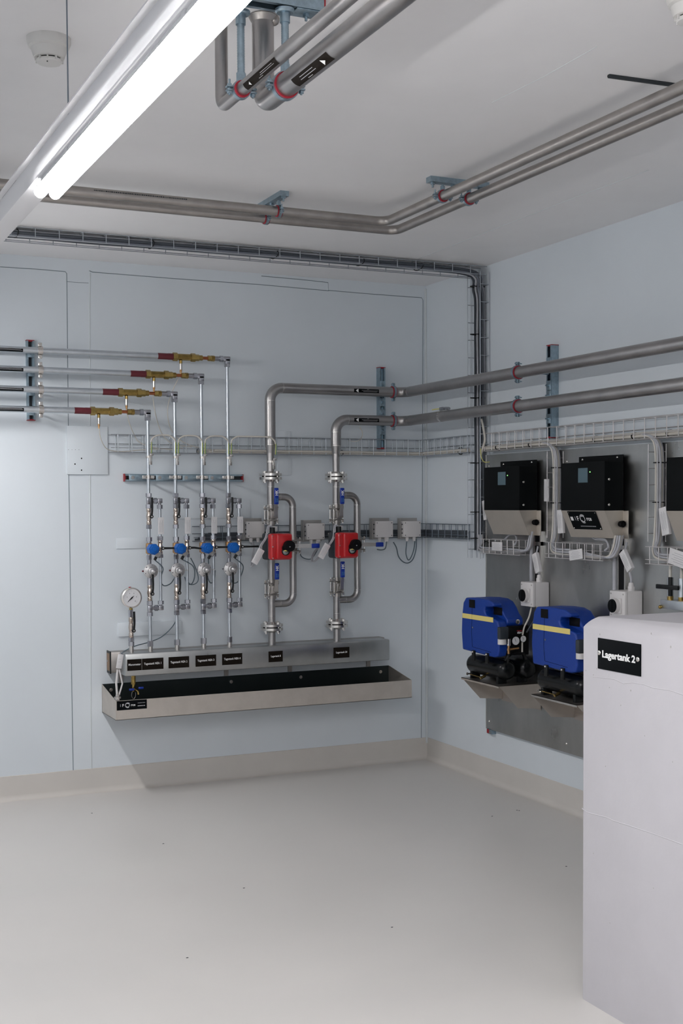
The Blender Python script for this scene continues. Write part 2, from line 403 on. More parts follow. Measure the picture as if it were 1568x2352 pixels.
def curved_label(t, c, r, y0, y1, a0, a1, fa=.18, flip=1):
    vs = []; fs = []; n = 10
    for i in range(n+1):
        a = a0+(a1-a0)*i/n; d = V((math.cos(a), 0, math.sin(a)))*(r+.0006)
        vs += [V((c[0], y0, c[1]))+d, V((c[0], y1, c[1]))+d]
    for i in range(n): fs.append((2*i, 2*i+1, 2*i+3, 2*i+2))
    o = MB().add(vs, fs).build('flow_label', 'sign_brown', t, label='dark flow direction label')
    am = (a0+a1)/2; d = V((math.cos(am), 0, math.sin(am))); tg = V((-math.sin(am), 0, math.cos(am)))
    p = V((c[0], y0+(y1-y0)*fa, c[1]))+d*(r+.0022)
    s = r*.28
    MB().prism([p+Y*flip*s*1.1, p-Y*flip*s*.9+tg*s, p-Y*flip*s*.9-tg*s], d*.0006).build('flow_arrow', 'ink_white', o)
    m_ = MB()
    for k, (f, l) in enumerate(((.5 if fa < .5 else .4,.12),(.5+(.22 if fa < .5 else -.1),.42),(.5+(.22 if fa < .5 else -.1),.36))):
        q = V((c[0], y0+(y1-y0)*(f-l/2), c[1]))+tg*s*(.9-k*.9)+d*(r+.002)
        m_.prism([q, q+Y*(y1-y0)*l, q+Y*(y1-y0)*l+tg*s*.17, q+tg*s*.17], d*.0005)
    m_.build('lettering', 'ink_grey', o)
curved_label(t, (BX, BZ), br, -3.90, -4.12, math.radians(214), math.radians(268), fa=.84, flip=-1)
curved_label(t2, (SX, SZ), sr, -3.80, -4.02, math.radians(196), math.radians(262))
yc = -3.80
clamp((BX, yc, BZ), Y, Z, br, wd=.026, stud_len=.0, label='red lined clamp round the thick hanging pipe', group='clamps of the hanging pipes', bolt=X)
clamp((SX, yc+.06, SZ), Y, Z, sr, wd=.024, stud_len=.0, label='red lined clamp round the thin hanging pipe', group='clamps of the hanging pipes', bolt=X)
for (x, y, z, r_, l) in ((BX, yc, BZ, br, 'zinc threaded rod holding the thick hanging pipe'), (SX, yc+.06, SZ, sr, 'zinc threaded rod holding the thin hanging pipe')):
    t = thing('threaded_rod', l, 'rod', (x, y, H), 'threaded rods of the hanging pipes')
    m_ = MB(); z0 = z+r_+.0035; k = 0; z1 = H-.07
    prof = []
    n_ = 44
    for i in range(n_+1): prof.append((.0105 if i % 2 else .0098, z0+(z1-z0)*i/n_))
    m_.lathe(prof, (x, y, 0), Z, 14).build('rod', 'galvanised', t)
    MB().hexn((x,y,z0), (x,y,z0+.022), .0135).build('nut', 'galvanised', t)
    MB().cyl((x,y,z1-.005), (x,y,H-.04), .0135, n=16).lathe([(.022,0),(.026,.004),(.026,.010)], (x,y,H-.05), Z, 18).build('rod_socket', 'galvanised', t)
t = rail((-2.72, yc+.01, H), (-2.385, yc+.01, H), -Z, wd=.06, h=.035, label='zinc channel on the ceiling carrying the hanging pipes')
plate(t, (-2.425, yc+.01, H-.035), X, -Z, .075, .055)
# ------------------------------------------------------------------ wall cover plates
def cover(px0, py0, px1, py1, label, th=.006, fix=False, name='cover_plate'):
    a = b(px0, py0); c = b(px1, py1)
    t = thing(name, label, 'cover plate', ((a.x+c.x)/2, 0, c.z))
    MB().bb(a.x, c.x, -th, .004, c.z, a.z, .001).build('sheet', 'sealant' if False else 'wall_paint', t)
    if fix:
        m_ = MB()
        for px, py, r_ in ((156,1033,.0015),(164,1033,.0012),(172,1033,.0015),(180,1033,.0015),(186,1053,.004),(171,1066,.004),(186,1080,.004)):
            q = b(px, py); m_.cyl((q.x, -th-.0008, q.z), (q.x, -th+.001, q.z), r_, n=10)
        m_.build('drill_hole', 'black_matt', t)
cover(152, 978, 247, 1090, 'large painted cover plate with drill holes, left of the wire tray', fix=True, th=.012)
cover(267, 1236, 338, 1259, 'low painted strip on the wall left of the first blue cap')
cover(410, 1149, 574, 1190, 'painted plate on the wall behind the riser valves')
cover(636, 990, 668, 1092, 'tall painted plate behind the wire tray by the left steel pipe')
cover(270, 1431, 415, 1455, 'long painted strip on the wall behind the pressure gauge valve', th=.012)
# ------------------------------------------------------------------ four small lines
PY = -.16
RX = [-1.8265, -1.6725, -1.517, -1.362]
SZL = [2.109, 2.214, 2.318, 2.420]
SIGN = ['Tagestank NEA 1', 'Tagestank NEA 2', 'Tagestank NEA 3', 'Tagestank NEA 4']
def xyz(x, z, y=PY): return V((x, y, z))
def mk_supply(x, z, label):
    t = thing('supply_line', label, 'pipe', (x, PY, z), 'supply lines stepping down the left of the wall')
    MB().cyl(xyz(-4.6, z), xyz(x-.40, z), .0172, n=22).build('pipe', 'aluminium', t)
    MB().cyl(xyz(x-.405, z), xyz(x-.325, z), .0174, n=22).build('sleeve', 'red_sleeve', t, label='dark red sleeve')
    MB().cyl(xyz(x-.345, z), xyz(x-.315, z), .0180, n=22).build('sleeve_end', 'red_sleeve', t)
    MB().hexn(xyz(x-.318, z), xyz(x-.292, z), .0235).cyl(xyz(x-.292, z), xyz(x-.212, z), .0185, n=8).hexn(xyz(x-.214, z), xyz(x-.188, z), .0235).build('wall_coupling', 'brass', t, label='large brass coupling')
    MB().hexn(xyz(x-.188, z), xyz(x-.166, z), .0185).cyl(xyz(x-.166, z), xyz(x-.147, z), .015, n=12).build('adapter', 'brass', t)
    MB().cyl(xyz(x-.147, z), xyz(x-.115, z), .009, n=14).build('copper_stub', 'copper', t)
    MB().hexn(xyz(x-.115, z), xyz(x-.093, z), .0155).cyl(xyz(x-.093, z), xyz(x-.076, z), .0165, n=8).build('brass_union', 'brass', t)
    MB().cyl(xyz(x-.076, z), xyz(x-.045, z), .014, n=12).hexn(xyz(x-.045, z), xyz(x-.024, z), .0175).build('steel_union', 'fitting', t)
    MB().box(xyz(x-.004, z), (.040, .028, .028), .004).box(xyz(x, z-.014), (.028,.028,.030), .003).build('elbow', 'fitting', t)
    q = x-.272
    MB().cyl(xyz(q, z-.018), xyz(q, z-.036), .0085, n=10).build('drain_stub', 'brass', t)
    MB().cyl(xyz(q, z-.036), xyz(q, z-.070), .0075, n=14).build('sight_glass', 'steel_bright', t)
    MB().cyl(xyz(q, z-.070), xyz(q, z-.082), .0065, n=10).cyl(xyz(q, z-.082), xyz(q, z-.094), .004, n=8).build('drain_tip', 'brass_body', t)
    # label wrapped on the front of the pipe near the picture's edge
    o = MB(); r_ = .0178
    pts = [V((0, PY-r_*math.cos(a), z+r_*math.sin(a)-.002)) for a in [math.radians(k) for k in range(-36, 44, 8)]]
    vs = []; fs = []
    for i, p in enumerate(pts): vs += [V((-2.72, p.y, p.z)), V((-2.50, p.y, p.z))]
    for i in range(len(pts)-1): fs.append((2*i, 2*i+1, 2*i+3, 2*i+2))
    o = o.add(vs, fs).build('flow_label', 'sign_black', t)
    m_ = MB()
    for k, (x0, x1) in enumerate(((-2.575,-2.55),(-2.66,-2.51),(-2.65,-2.505))): m_.bb(x0, x1, PY-r_-.0008, PY-r_-.0003, z+.0050-k*.005, z+.0062-k*.005)
    m_.build('lettering', 'ink_grey', o)
    return t
def mk_riser(x, i):
    t = thing('riser_pipe', 'thin upright pipe rising from above the "%s" sign' % SIGN[i], 'pipe', (x, PY, .79), 'thin riser pipes')
    zt = SZL[i]
    MB().hexn(xyz(x, zt-.045), xyz(x, zt-.028), .0175).build('union_nut', 'fitting', t)
    MB().cyl(xyz(x, 1.66), xyz(x, zt-.03), .009, n=16).build('upper_pipe', 'aluminium', t)
    MB().cyl(xyz(x, 1.42), xyz(x, 1.47), .009, n=16).build('middle_pipe', 'aluminium', t)
    MB().cyl(xyz(x, .84), xyz(x, .99), .009, n=16).build('lower_pipe', 'aluminium', t)
    for z0, z1, r_ in ((1.644,1.665,.0165), (1.582,1.604,.0165), (1.469,1.491,.0165), (1.400,1.422,.0165), (1.298,1.323,.015), (1.046,1.071,.0165), (.986,1.008,.0165), (.818,.849,.0165)):
        MB().hexn(xyz(x, z0), xyz(x, z1), r_, rot=random.uniform(0, 1)).build('union_nut', 'fitting', t)
    MB().cyl(xyz(x,1.323), xyz(x,1.33), .012, n=14).cyl(xyz(x,1.275), xyz(x,1.298), .0115, n=14).cyl(xyz(x,1.39), xyz(x,1.40), .0125, n=14).cyl(xyz(x,1.158), xyz(x,1.20), .0135, n=8).build('nipple', 'fitting', t)
    for zc, z0, z1 in ((1.623,1.604,1.644), (1.030,1.008,1.046)):
        MB().box(xyz(x, (z0+z1)/2), (.024,.024,z1-z0), .004).cyl(xyz(x+.01, zc), xyz(x+.028, zc), .0095, n=14).build('tee', 'fitting', t)
    MB().cyl(xyz(x, .786), xyz(x, .82), .0135, n=20).build('weld_socket', 'steel_bright', t)
    return t
def mk_bypass(x, i):
    t = thing('bypass_pipe', 'thin bypass pipe right of the riser over the "%s" sign' % SIGN[i], 'pipe', (x, PY, 1.03), 'thin bypass pipes')
    xo = x+.0625
    for zc in (1.623, 1.030):
        MB().hexn(xyz(x+.026, zc), xyz(x+.046, zc), .0165).build('union_nut', 'fitting', t)
        MB().box(xyz(xo, zc), (.027,.024,.027), .003).cyl(xyz(xo-.02, zc), xyz(xo, zc), .0105, n=14).build('elbow', 'fitting', t)
    for z0, z1 in ((1.579,1.601), (1.405,1.427), (1.308,1.326), (1.049,1.069)):
        MB().hexn(xyz(xo, z0), xyz(xo, z1), .0165, rot=random.uniform(0, 1)).build('union_nut', 'fitting', t)
    MB().cyl(xyz(xo, 1.598), xyz(xo, 1.612), .0085, n=12).cyl(xyz(xo, 1.042), xyz(xo, 1.052), .0085, n=12).build('nipple', 'fitting', t)
    MB().cyl(xyz(xo, 1.425), xyz(xo, 1.582), .0085, n=16).build('upper_pipe', 'aluminium', t)
    MB().cyl(xyz(xo, 1.065), xyz(xo, 1.31), .0085, n=16).build('lower_pipe', 'aluminium', t)
    return t
def mk_valve(c, lever, label, z0, z1, group, dx=0):
    """small nickel ball valve on a vertical pipe; lever 'up', 'up2' or 'right'"""
    c = V(c); t = thing('ball_valve', label, 'valve', (c.x, c.y, z0), group)
    L = z1-z0; k = .0118
    prof = [(k*1.0,0),(k*1.15,L*.03),(k*1.15,L*.20),(k*.95,L*.24),(k*1.1,L*.36),(k*1.28,L*.5),(k*1.1,L*.64),(k*.95,L*.76),(k*1.15,L*.80),(k*1.15,L*.97),(k,L)]
    MB().lathe(prof, (c.x, c.y, z0), Z, 10).build('body', 'nickel', t)
    yo = c.y-.052
    MB().cyl((c.x, c.y-.008, c.z), (c.x, yo+.006, c.z), .006, n=12).build('stem', 'nickel', t)
    if lever == 'right':
        m_ = MB().cyl((c.x, yo-.004, c.z), (c.x, yo+.006, c.z), .0095, n=16)
        m_.tube([(c.x, yo, c.z), (c.x+.025, yo-.002, c.z), (c.x+.05, yo-.008, c.z-dx*.3), (c.x+.095, yo-.008, c.z-dx)], [.0065,.006,.0052,.0062], n=8)
    else:
        m_ = MB().cyl((c.x, yo-.004, c.z), (c.x, yo+.006, c.z), .0105, n=16)
        m_.tube([(c.x, yo, c.z), (c.x+.004, yo-.002, c.z+.03), (c.x+.003, yo-.007, c.z+.055), (c.x+.001, yo-.007, c.z+.105)], [.007,.0055,.006,.0065], n=8)
    lv = m_.build('lever', 'black_plastic', t)
    MB().hexn((c.x, yo-.004, c.z), (c.x, yo-.0075, c.z), .0048).build('lever_screw', 'steel_bright', lv)
    return t
def mk_solenoid(x, i):
    z = 1.361; t = thing('solenoid_valve', 'brass valve with a bright blue hexagonal cap over the "%s" sign' % SIGN[i], 'valve', (x, PY, 1.33), 'blue capped solenoid valves')
    MB().box(xyz(x, z), (.034,.030,.058), .005).cyl(xyz(x,z), (x, PY-.045, z), .016, n=16).cyl(xyz(x,1.328), xyz(x,1.394), .0125, n=8).build('body', 'brass_body', t)
    MB().cyl((x-.004, PY-.03, z-.002), (x-.004, PY-.045, z-.002), .018, n=12).build('neck', 'black_matt', t)
    MB().cyl((x, PY-.045, z-.002), (x, PY-.098, z-.002), .031, n=7, rot=.3).cyl((x, PY-.098, z-.002), (x, PY-.108, z-.002), .024, n=7, rot=.3).cyl((x, PY-.108, z-.002), (x, PY-.113, z-.002), .012, n=18).build('cap', 'blue_cap', t, label='bright blue hexagonal coil cap', bevel=.002)
    M = Matrix.Rotation(math.radians(35+7*(i % 2)), 4, 'Y')
    MB().box((x+.030, PY-.062, z-.030), (.027,.027,.027), .003, M=M).build('plug', 'grey_box_dark', t, label='grey cable plug')
    MB().cyl((x+.022, PY-.06, z-.045), (x+.014, PY-.055, z-.062), .008, n=10).build('plug_gland', 'black_plastic', t)
    return t
def mk_regulator(x, i):
    z = 1.237; t = thing('pressure_regulator', 'round silver pressure regulator over the "%s" sign' % SIGN[i], 'regulator', (x, PY, 1.2), 'round pressure regulators')
    MB().cyl(xyz(x,1.20), xyz(x,1.276), .0135, n=14).build('body', 'fitting', t)
    MB().lathe([(.024,0),(.038,.012),(.040,.016),(.040,.024),(.030,.027),(.021,.032),(.0195,.046),(.012,.050)], (x, PY-.008, z), -Y, 36).build('diaphragm_cover', 'cast_silver', t)
    MB().lathe([(.0155,0),(.0155,.022),(.013,.028),(.006,.034)], (x, PY-.056, z-.001), -Y, 24).build('adjuster_cap', 'cast_silver', t)
    m_ = MB()
    for k in range(6):
        a = 2*PI*k/6+.35; m_.cyl((x+.0345*math.cos(a), PY-.030, z+.0345*math.sin(a)), (x+.0345*math.cos(a), PY-.036, z+.0345*math.sin(a)), .0032, n=8)
    m_.build('cover_screw', 'fitting', t)
    MB().hexn((x-.036, PY-.02, z), (x-.047, PY-.02, z), .0045).build('side_plug', 'red_sleeve' if i < 2 else 'fitting', t)
    MB().cyl((x+.03, PY-.05, z+.0), (x+.055, PY-.05, z), .0012, n=6).build('seal_wire', 'steel_bright', t)
    return t
for i, x in enumerate(RX):
    sg = SIGN[i]
    mk_supply(x, SZL[i], ['lowest of the four horizontal lines with a red sleeve', 'second lowest of the four horizontal lines with a red sleeve', 'second highest of the four horizontal lines with a red sleeve', 'topmost of the four horizontal lines with a red sleeve'][i])
    mk_riser(x, i); mk_bypass(x, i)
    mk_valve(xyz(x, 1.537), 'up', 'nickel ball valve, black lever, highest on the riser over "%s"' % sg, 1.491, 1.582, 'upper riser ball valves')
    mk_valve(xyz(x, 1.113), 'up', 'nickel ball valve, black lever, below the regulator over "%s"' % sg, 1.071, 1.16, 'lower riser ball valves')
    mk_valve(xyz(x+.0625, 1.362), 'right', 'ball valve with sideways black lever right of the blue cap over "%s"' % sg, 1.325, 1.407, 'bypass ball valves', dx=.012 if i == 1 else 0)
    mk_solenoid(x, i); mk_regulator(x, i)
    p = V((x+.0625, PY-.02, 1.485))
    tg = thing('label_tag', 'white paper tag on the bypass pipe over the "%s" sign' % sg, 'tag', (p.x, p.y, 1.438), 'white paper tags on the bypass pipes')
    MB().box(p, (.034,.004,.094), .0012).build('card', 'paper', tg)
    m_ = MB()
    for k in range(4):
        m_.bb(p.x-.011+k*.006, p.x-.0095+k*.006, p.y-.0026, p.y-.0021, p.z-.034, p.z+(.03 if k % 2 else .018))
    m_.build('lettering', 'ink_grey', tg)
# cables hanging from the solenoid plugs
def cable(pts, r_, material, label, cat='cable', group=None, name='cable', n=8):
    return solo(MB().tube(smooth(pts, 8), r_, n=n), name, material, label, cat, group)
L_ = [[(385,1290,.2),(374,1305,.19),(368,1330,.12),(376,1345,.10),(392,1340,.09),(404,1322,.08)],
      [(447,1285,.2),(443,1300,.18),(447,1322,.14),(441,1340,.12),(430,1341,.11),(424,1325,.1)],
      [(487,1283,.2),(479,1300,.18),(477,1325,.14),(484,1339,.12),(492,1330,.10),(494,1310,.09)],
      [(556,1280,.2),(558,1300,.16),(552,1325,.13),(545,1337,.12),(535,1339,.11),(530,1330,.10)]]
for i, l in enumerate(L_):
    x = RX[i]; s = [(x+.014, PY-.055, 1.30)]
    cable([V(s[0])]+[b(*q) for q in l[1:]], .0032, 'cable_steel', 'dark cable looping below the grey plug over "%s"' % SIGN[i], group='looping valve cables')
cable([b(438,1282,.2), b(447,1300,.17), b(455,1325,.15), b(452,1338,.14), b(440,1343,.13), b(432,1338,.12)], .003, 'cable_steel', 'dark cable loop hanging between the second and third riser', group='looping valve cables')
cable([b(408,1418,.12), b(395,1440,.10), b(372,1462,.09), b(345,1474,.09), b(310,1484,.10), b(285,1496,.12), b(279,1502,.16)], .003, 'cable_steel', 'thin dark cable curving from the manifold end up to the second riser')
# supports of the small lines
def clampring(t, c, ax, r_):
    pass
rl = rail((b(70,966).x, 0, 2.063), (b(70,966).x, 0, 2.487), -Y, label='upright zinc rail at the left holding four supply lines', h=.03)
xr = b(70,966).x+.025
for i, z in enumerate(SZL):
    clamp((xr, PY, z), X, Y, .0172, wd=.026, lining='steel_bright', mat_='steel_bright', stud_len=.085, label='zinc clamp on the %s supply line at the left rail' % ['lowest', 'second lowest', 'second highest', 'topmost'][i], group='clamps of the supply lines', bolt=Z)
    plate(rl, (b(70,966).x, -.03, z+.0), Z, -Y, .045, .036)
rl2 = rail((-1.922, 0, 1.754), (-1.226, 0, 1.754), -Y, label='horizontal zinc rail with red end caps behind the four risers', h=.03)
for i, x in enumerate(RX):
    clamp((x, PY, 1.754), Z, Y, .009, wd=.02, lining='steel_bright', mat_='steel_bright', stud_len=.11, label='zinc clamp holding the riser over "%s" to its rail' % SIGN[i], group='clamps of the risers', bolt=X)
    M = MB().bb(x-.075, x+.045, -.036, -.030, 1.736, 1.772, .002); M.build('clamp_plate', 'galvanised', rl2)
    MB().hexn((x-.055,-.036,1.754), (x-.055,-.045,1.754), .011).hexn((x+.030,-.036,1.754), (x+.030,-.045,1.754), .009).build('nut', 'steel_bright', rl2)
# earthing straps
gw = [RX[0], RX[1], RX[2], RX[3], -1.104]
for i in range(5):
    x = gw[i]; rr_ = .0095 if i < 4 else .022
    z = 1.865 if i < 4 else 1.845
    t = thing('earthing_clamp', 'small silver earthing clamp on %s' % (('the riser over "%s"' % SIGN[i]) if i < 4 else 'the left thick pipe above its upper flange'), 'clamp', (x, PY, z), 'earthing clamps')
    MB().cyl(xyz(x, z-.006), xyz(x, z+.006), rr_+.0025, n=18).build('strap', 'steel_bright', t)
    MB().box((x+.008, PY-rr_-.008, z-.018), (.016,.012,.052), .002).box((x+.014, PY-rr_-.01, z+.013), (.02,.010,.012), .002).hexn((x+.008, PY-rr_-.013, z-.02), (x+.008, PY-rr_-.02, z-.02), .006).build('clamp_block', 'steel_bright', t)
for i in range(4):
    x0 = gw[i]+.012; x1 = gw[i+1]-.004; ya = PY-.022; yb_ = PY-.022 if i < 3 else PY-.035
    if i == 3: x1 = gw[4]+.018
    zt = 1.985; zm = 1.945; ze = 1.885
    nm = ['first and second', 'second and third', 'third and fourth'][i] if i < 3 else None
    t = thing('earthing_cable', 'pale arched earthing cable between the %s riser' % nm if nm else 'pale arched earthing cable from the fourth riser to the thick pipe', 'cable', (x0, ya, ze), 'arched earthing cables')
    path = [(x0, ya, zm), (x0+.006, ya, zm+.02), (x0+.03, ya, zt-.004), (x0+.055, ya, zt), (x1-.055, yb_, zt), (x1-.03, yb_, zt-.004), (x1-.006, yb_, zm+.018), (x1, yb_, zm)]
    MB().tube(smooth(path, 6), .0045, n=10).build('sheath', 'cable_white', t)
    m1 = MB(); m2 = MB()
    for xx, yy in ((x0, ya), (x1, yb_)):
        m1.tube([(xx+.001, yy-.001, zm+.004), (xx-.001, yy-.001, ze)], .0024, n=8); m2.tube([(xx+.004, yy, zm+.004), (xx+.003, yy, ze)], .0022, n=8)
    m1.build('yellow_stripe', 'wire_yellow', t); m2.build('green_stripe', 'wire_green', t)
# thin white tubes from the drains into the tray
for pts, l in (([(228,984,.16),(230,1003,.14),(238,1022,.10),(250,1033,.06),(280,1037,.04),(330,1033,.035),(420,1029,.03)], 'thin white drain tube below the lowest brass coupling'),
               ([(292,937,.16),(293,955,.14),(298,975,.11),(308,998,.06),(318,1014,.04),(345,1026,.035),(400,1034,.03)], 'thin white drain tube below the second lowest brass coupling'),
               ([(351,894,.16),(352,920,.14),(358,955,.11),(369,990,.06),(385,1012,.04),(405,1022,.035),(440,1027,.03)], 'thin white drain tube below the second highest brass coupling'),
               ([(412,853,.16),(409,870,.14),(398,893,.12),(387,925,.10),(385,955,.09),(392,984,.06),(410,1008,.04),(440,1024,.03),(470,1029,.03)], 'thin white drain tube below the topmost brass coupling'),
               ([(826,981,.14),(831,990,.13),(832,1000,.12),(826,1010,.08),(815,1014,.05),(800,1012,.04)], 'short white tube bending from the right steel pipe into the tray')):
    cable([b(*q) for q in pts], .0026, 'cable_white', l, cat='tube', group='thin white tubes', name='drain_tube')
# ------------------------------------------------------------------ manometer
gx = -1.934
t = thing('pressure_gauge', 'round white dial gauge standing over the "Manometer" sign', 'pressure gauge', (gx, PY, 1.02))
MB().lathe([(.050,0),(.055,.004),(.055,.034),(.0565,.036),(.0565,.043),(.050,.045),(.048,.040)], (gx, PY+.02, 1.093), -Y, 44).build('case', 'steel_bright', t)
dl = MB().cyl((gx, PY-.018, 1.093), (gx, PY-.021, 1.093), .0485, n=40).build('dial', 'dial', t)
m_ = MB()
for k in range(21):
    a = math.radians(225-270*k/20); L1 = .036 if k % 5 else .032
    p0 = V((gx+L1*math.cos(a), PY-.0215, 1.093+L1*math.sin(a))); p1 = V((gx+.041*math.cos(a), PY-.0215, 1.093+.041*math.sin(a))); m_.cyl(p0, p1, .0006, n=4)
m_.build('scale', 'ink_grey', dl)
for k, s in enumerate(('0','2','4','6','8','10')):
    a = math.radians(225-270*k/5); text(s, .009, (gx+.027*math.cos(a), PY-.0215, 1.093+.027*math.sin(a)), FACE_S, 'charcoal', dl, name='numeral')
a = math.radians(222); MB().prism([V((gx+.034*math.cos(a), PY-.023, 1.093+.034*math.sin(a))), V((gx-.003, PY-.023, 1.095)), V((gx-.018*math.cos(a), PY-.023, 1.093-.018*math.sin(a))), V((gx+.001, PY-.023, 1.088))], (0,-.001,0)).cyl((gx,PY-.022,1.093), (gx,PY-.026,1.093), .004, n=14).build('needle', 'black_plastic', t)
MB().cyl((gx, PY, 1.024), (gx, PY, 1.04), .010, n=6).build('connector', 'brass', t)
MB().cyl((gx-.004, PY+.0, 1.147), (gx-.004, PY, 1.152), .007, n=10).build('vent_plug', 'red_cap', t)
t = thing('gauge_riser', 'short upright nickel fitting below the round dial gauge', 'fitting', (gx, PY, .79))
MB().hexn(xyz(gx,.985), xyz(gx,1.025), .013).build('upper_union', 'fitting', t)
MB().hexn(xyz(gx,.852), xyz(gx,.872), .0165).hexn(xyz(gx,.826), xyz(gx,.85), .0155, rot=.2).build('union_nut', 'fitting', t)
MB().cyl(xyz(gx,.786), xyz(gx,.83), .0125, n=20).build('weld_socket', 'steel_bright', t)
mk_valve(xyz(gx, .915), 'up', 'nickel ball valve with black lever below the round dial gauge', .872, .985, None)
# ------------------------------------------------------------------ thick lines
LX = [-1.104, -.691]; BPX = [-.969, -.555]
WHO = ['left', 'right']; SG2 = ['Lagertank 8', 'Lagertank 24']
RZ = 2.268, 2.096           # height of the two wall runs
RD = -.235                  # distance of the runs in front of the right wall
R50 = .0302; R40 = .0212
def flange(x, z0, th, label, side):
    """one pair of flanges with gasket and four bolts; z0 = lower face"""
    pass
def flange_pair(t, x, z0, z1):
    mid = (z0+z1)/2; g = .0035
    MB().cyl(xyz(x,mid+g), xyz(x,z1), .0655, n=40).cyl(xyz(x,z1), xyz(x,z1+.012), .032, R40+.002, n=28).build('flange', 'steel_bright', t)
    MB().cyl(xyz(x,z0), xyz(x,mid-g), .0655, n=40).cyl(xyz(x,z0-.012), xyz(x,z0), R40+.002, .032, n=28).build('flange', 'steel_bright', t)
    MB().cyl(xyz(x,mid-g), xyz(x,mid+g), .050, n=32).build('gasket', 'black_matt', t)
    for k in range(4):
        a = math.radians(28+90*k); p = V((x+.050*math.cos(a), PY+.050*math.sin(a), 0))
        MB().hexn(p+Z*(z1), p+Z*(z1+.011), .0115, rot=k).hexn(p+Z*(z0-.011), p+Z*z0, .0115, rot=k*2).cyl(p+Z*(z0-.019), p+Z*(z1+.012), .0062, n=10).build('bolt', 'steel_bright', t)
for i in range(2):
    x = LX[i]; z = RZ[i]; g = 'thick steel pipes from the corner down to the upper flanges'
    t = thing('steel_pipe', 'thick steel pipe, the %s of two bending down the wall, on to the corner' % ('upper left' if i == 0 else 'lower right'), 'pipe', (x, PY, 1.77), g)
    path = fillet([(x, PY, 1.945), (x, PY, z), (-.235, PY, z), (RD, PY, z), (RD, -9.0, z)], .085) if False else None
    # downward leg, bend, run to the corner, bend, run along the right wall
    cx = RD
    path = fillet([(x, PY, 1.94), (x, PY, z), (cx-.10, PY, z)], .072, 12)+fillet([(cx-.14, PY, z), (cx, PY, z), (cx, -9.0, z)], .062, 10)[1:]
    MB().tube(path, R50, n=32).build('pipe', 'steel', t)
    zr = 1.94
    MB().lathe([(R40,1.895),(R50,zr+.005)], (x,PY,0), Z, 28).lathe([(R40,1.765),(R40,1.90)], (x,PY,0), Z, 28).build('reducer', 'steel', t)
    for p, ax, r_ in (((x,PY,z-.074), Z, R50), ((x+.074,PY,z), X, R50), ((x,PY,zr+.002), Z, R50), ((cx-.075,PY,z), X, R50), ((cx,PY-.075,z), Y, R50)):
        MB().cyl(V(p)-V(ax)*.0012, V(p)+V(ax)*.0012, r_+.0007, n=32).build('weld_seam', 'steel_bright', t)
    # flow label
    px0, px1 = (808, 865)
    xa = b(px0, 900, -PY).x; xb_ = b(px1, 900, -PY).x
    vs = []; fs = []; N = 10
    for k in range(N+1):
        a = math.radians(-22+40*k/N); d = V((0, -math.cos(a), math.sin(a)))*(R50+.0006); vs += [V((xa, PY, z))+d, V((xb_, PY, z))+d]
    for k in range(N): fs.append((2*k, 2*k+1, 2*k+3, 2*k+2))
    o = MB().add(vs, fs).build('flow_label', 'sign_black', t)
    q = V((xa+.010, PY-R50-.0022, z-.001))
    MB().prism([q, q+V((.017,0,.011)), q+V((.017,0,-.011))], (0,-.0006,0)).build('flow_arrow', 'ink_white', o)
    m_ = MB()
    for k, (f0, f1) in enumerate(((.52,.58),(.30,.96),(.36,.92))): m_.bb(xa+(xb_-xa)*f0, xa+(xb_-xa)*f1, PY-R50-.0026, PY-R50-.0016, z+.0060-k*.006, z+.0074-k*.006)
    m_.build('lettering', 'ink_grey', o)
    # between the flanges
    t = thing('valve_pipe', 'upright steel pipe between two flanges with a side loop, %s one' % WHO[i], 'pipe', (x, PY, .79), 'flanged valve pipes')
    MB().tube([(x,PY,1.745),(x,PY,1.594)], R40, n=28).build('upper_pipe', 'steel', t); MB().tube([(x,PY,1.488),(x,PY,1.43)], R40, n=28).build('short_pipe', 'steel', t)
    MB().tube([(x,PY,1.29),(x,PY,1.165)], R40, n=28).build('middle_pipe', 'steel', t)
    MB().tube([(x,PY,1.06),(x,PY,.90)], R40, n=28).build('lower_pipe', 'steel', t)
    MB().tube([(x,PY,.885),(x,PY,.788)], R40, n=28).build('stub_pipe', 'steel', t)
    bx = BPX[i]; zt, zb = (1.643, 1.026) if i == 0 else (1.652, 1.034)
    MB().tube(fillet([(x, PY, zt), (bx, PY, zt), (bx, PY, zb), (x, PY, zb)], .055, 10), .0205, n=24).build('bypass_loop', 'steel', t)
    for p, ax in (((x+.055,PY,zt), X), ((bx,PY,zt-.058), Z), ((x+.055,PY,zb), X), ((bx,PY,zb+.058), Z)): MB().cyl(V(p)-V(ax)*.001, V(p)+V(ax)*.001, .0212, n=24).build('weld_seam', 'steel_bright', t)
    for zz in (1.70, 1.60, .955): MB().cyl((x,PY,zz-.001), (x,PY,zz+.001), R40+.0007, n=28).build('weld_seam', 'steel_bright', t)
    for zz, nm in ((1.760, 'upper'), (.893, 'lower')):
        f = thing('flange_joint', '%s bolted flange joint of the %s thick pipe' % (nm, WHO[i]), 'flange', (x, PY, zz), 'bolted flange joints')
        flange_pair(f, x, zz-.018, zz+.018)
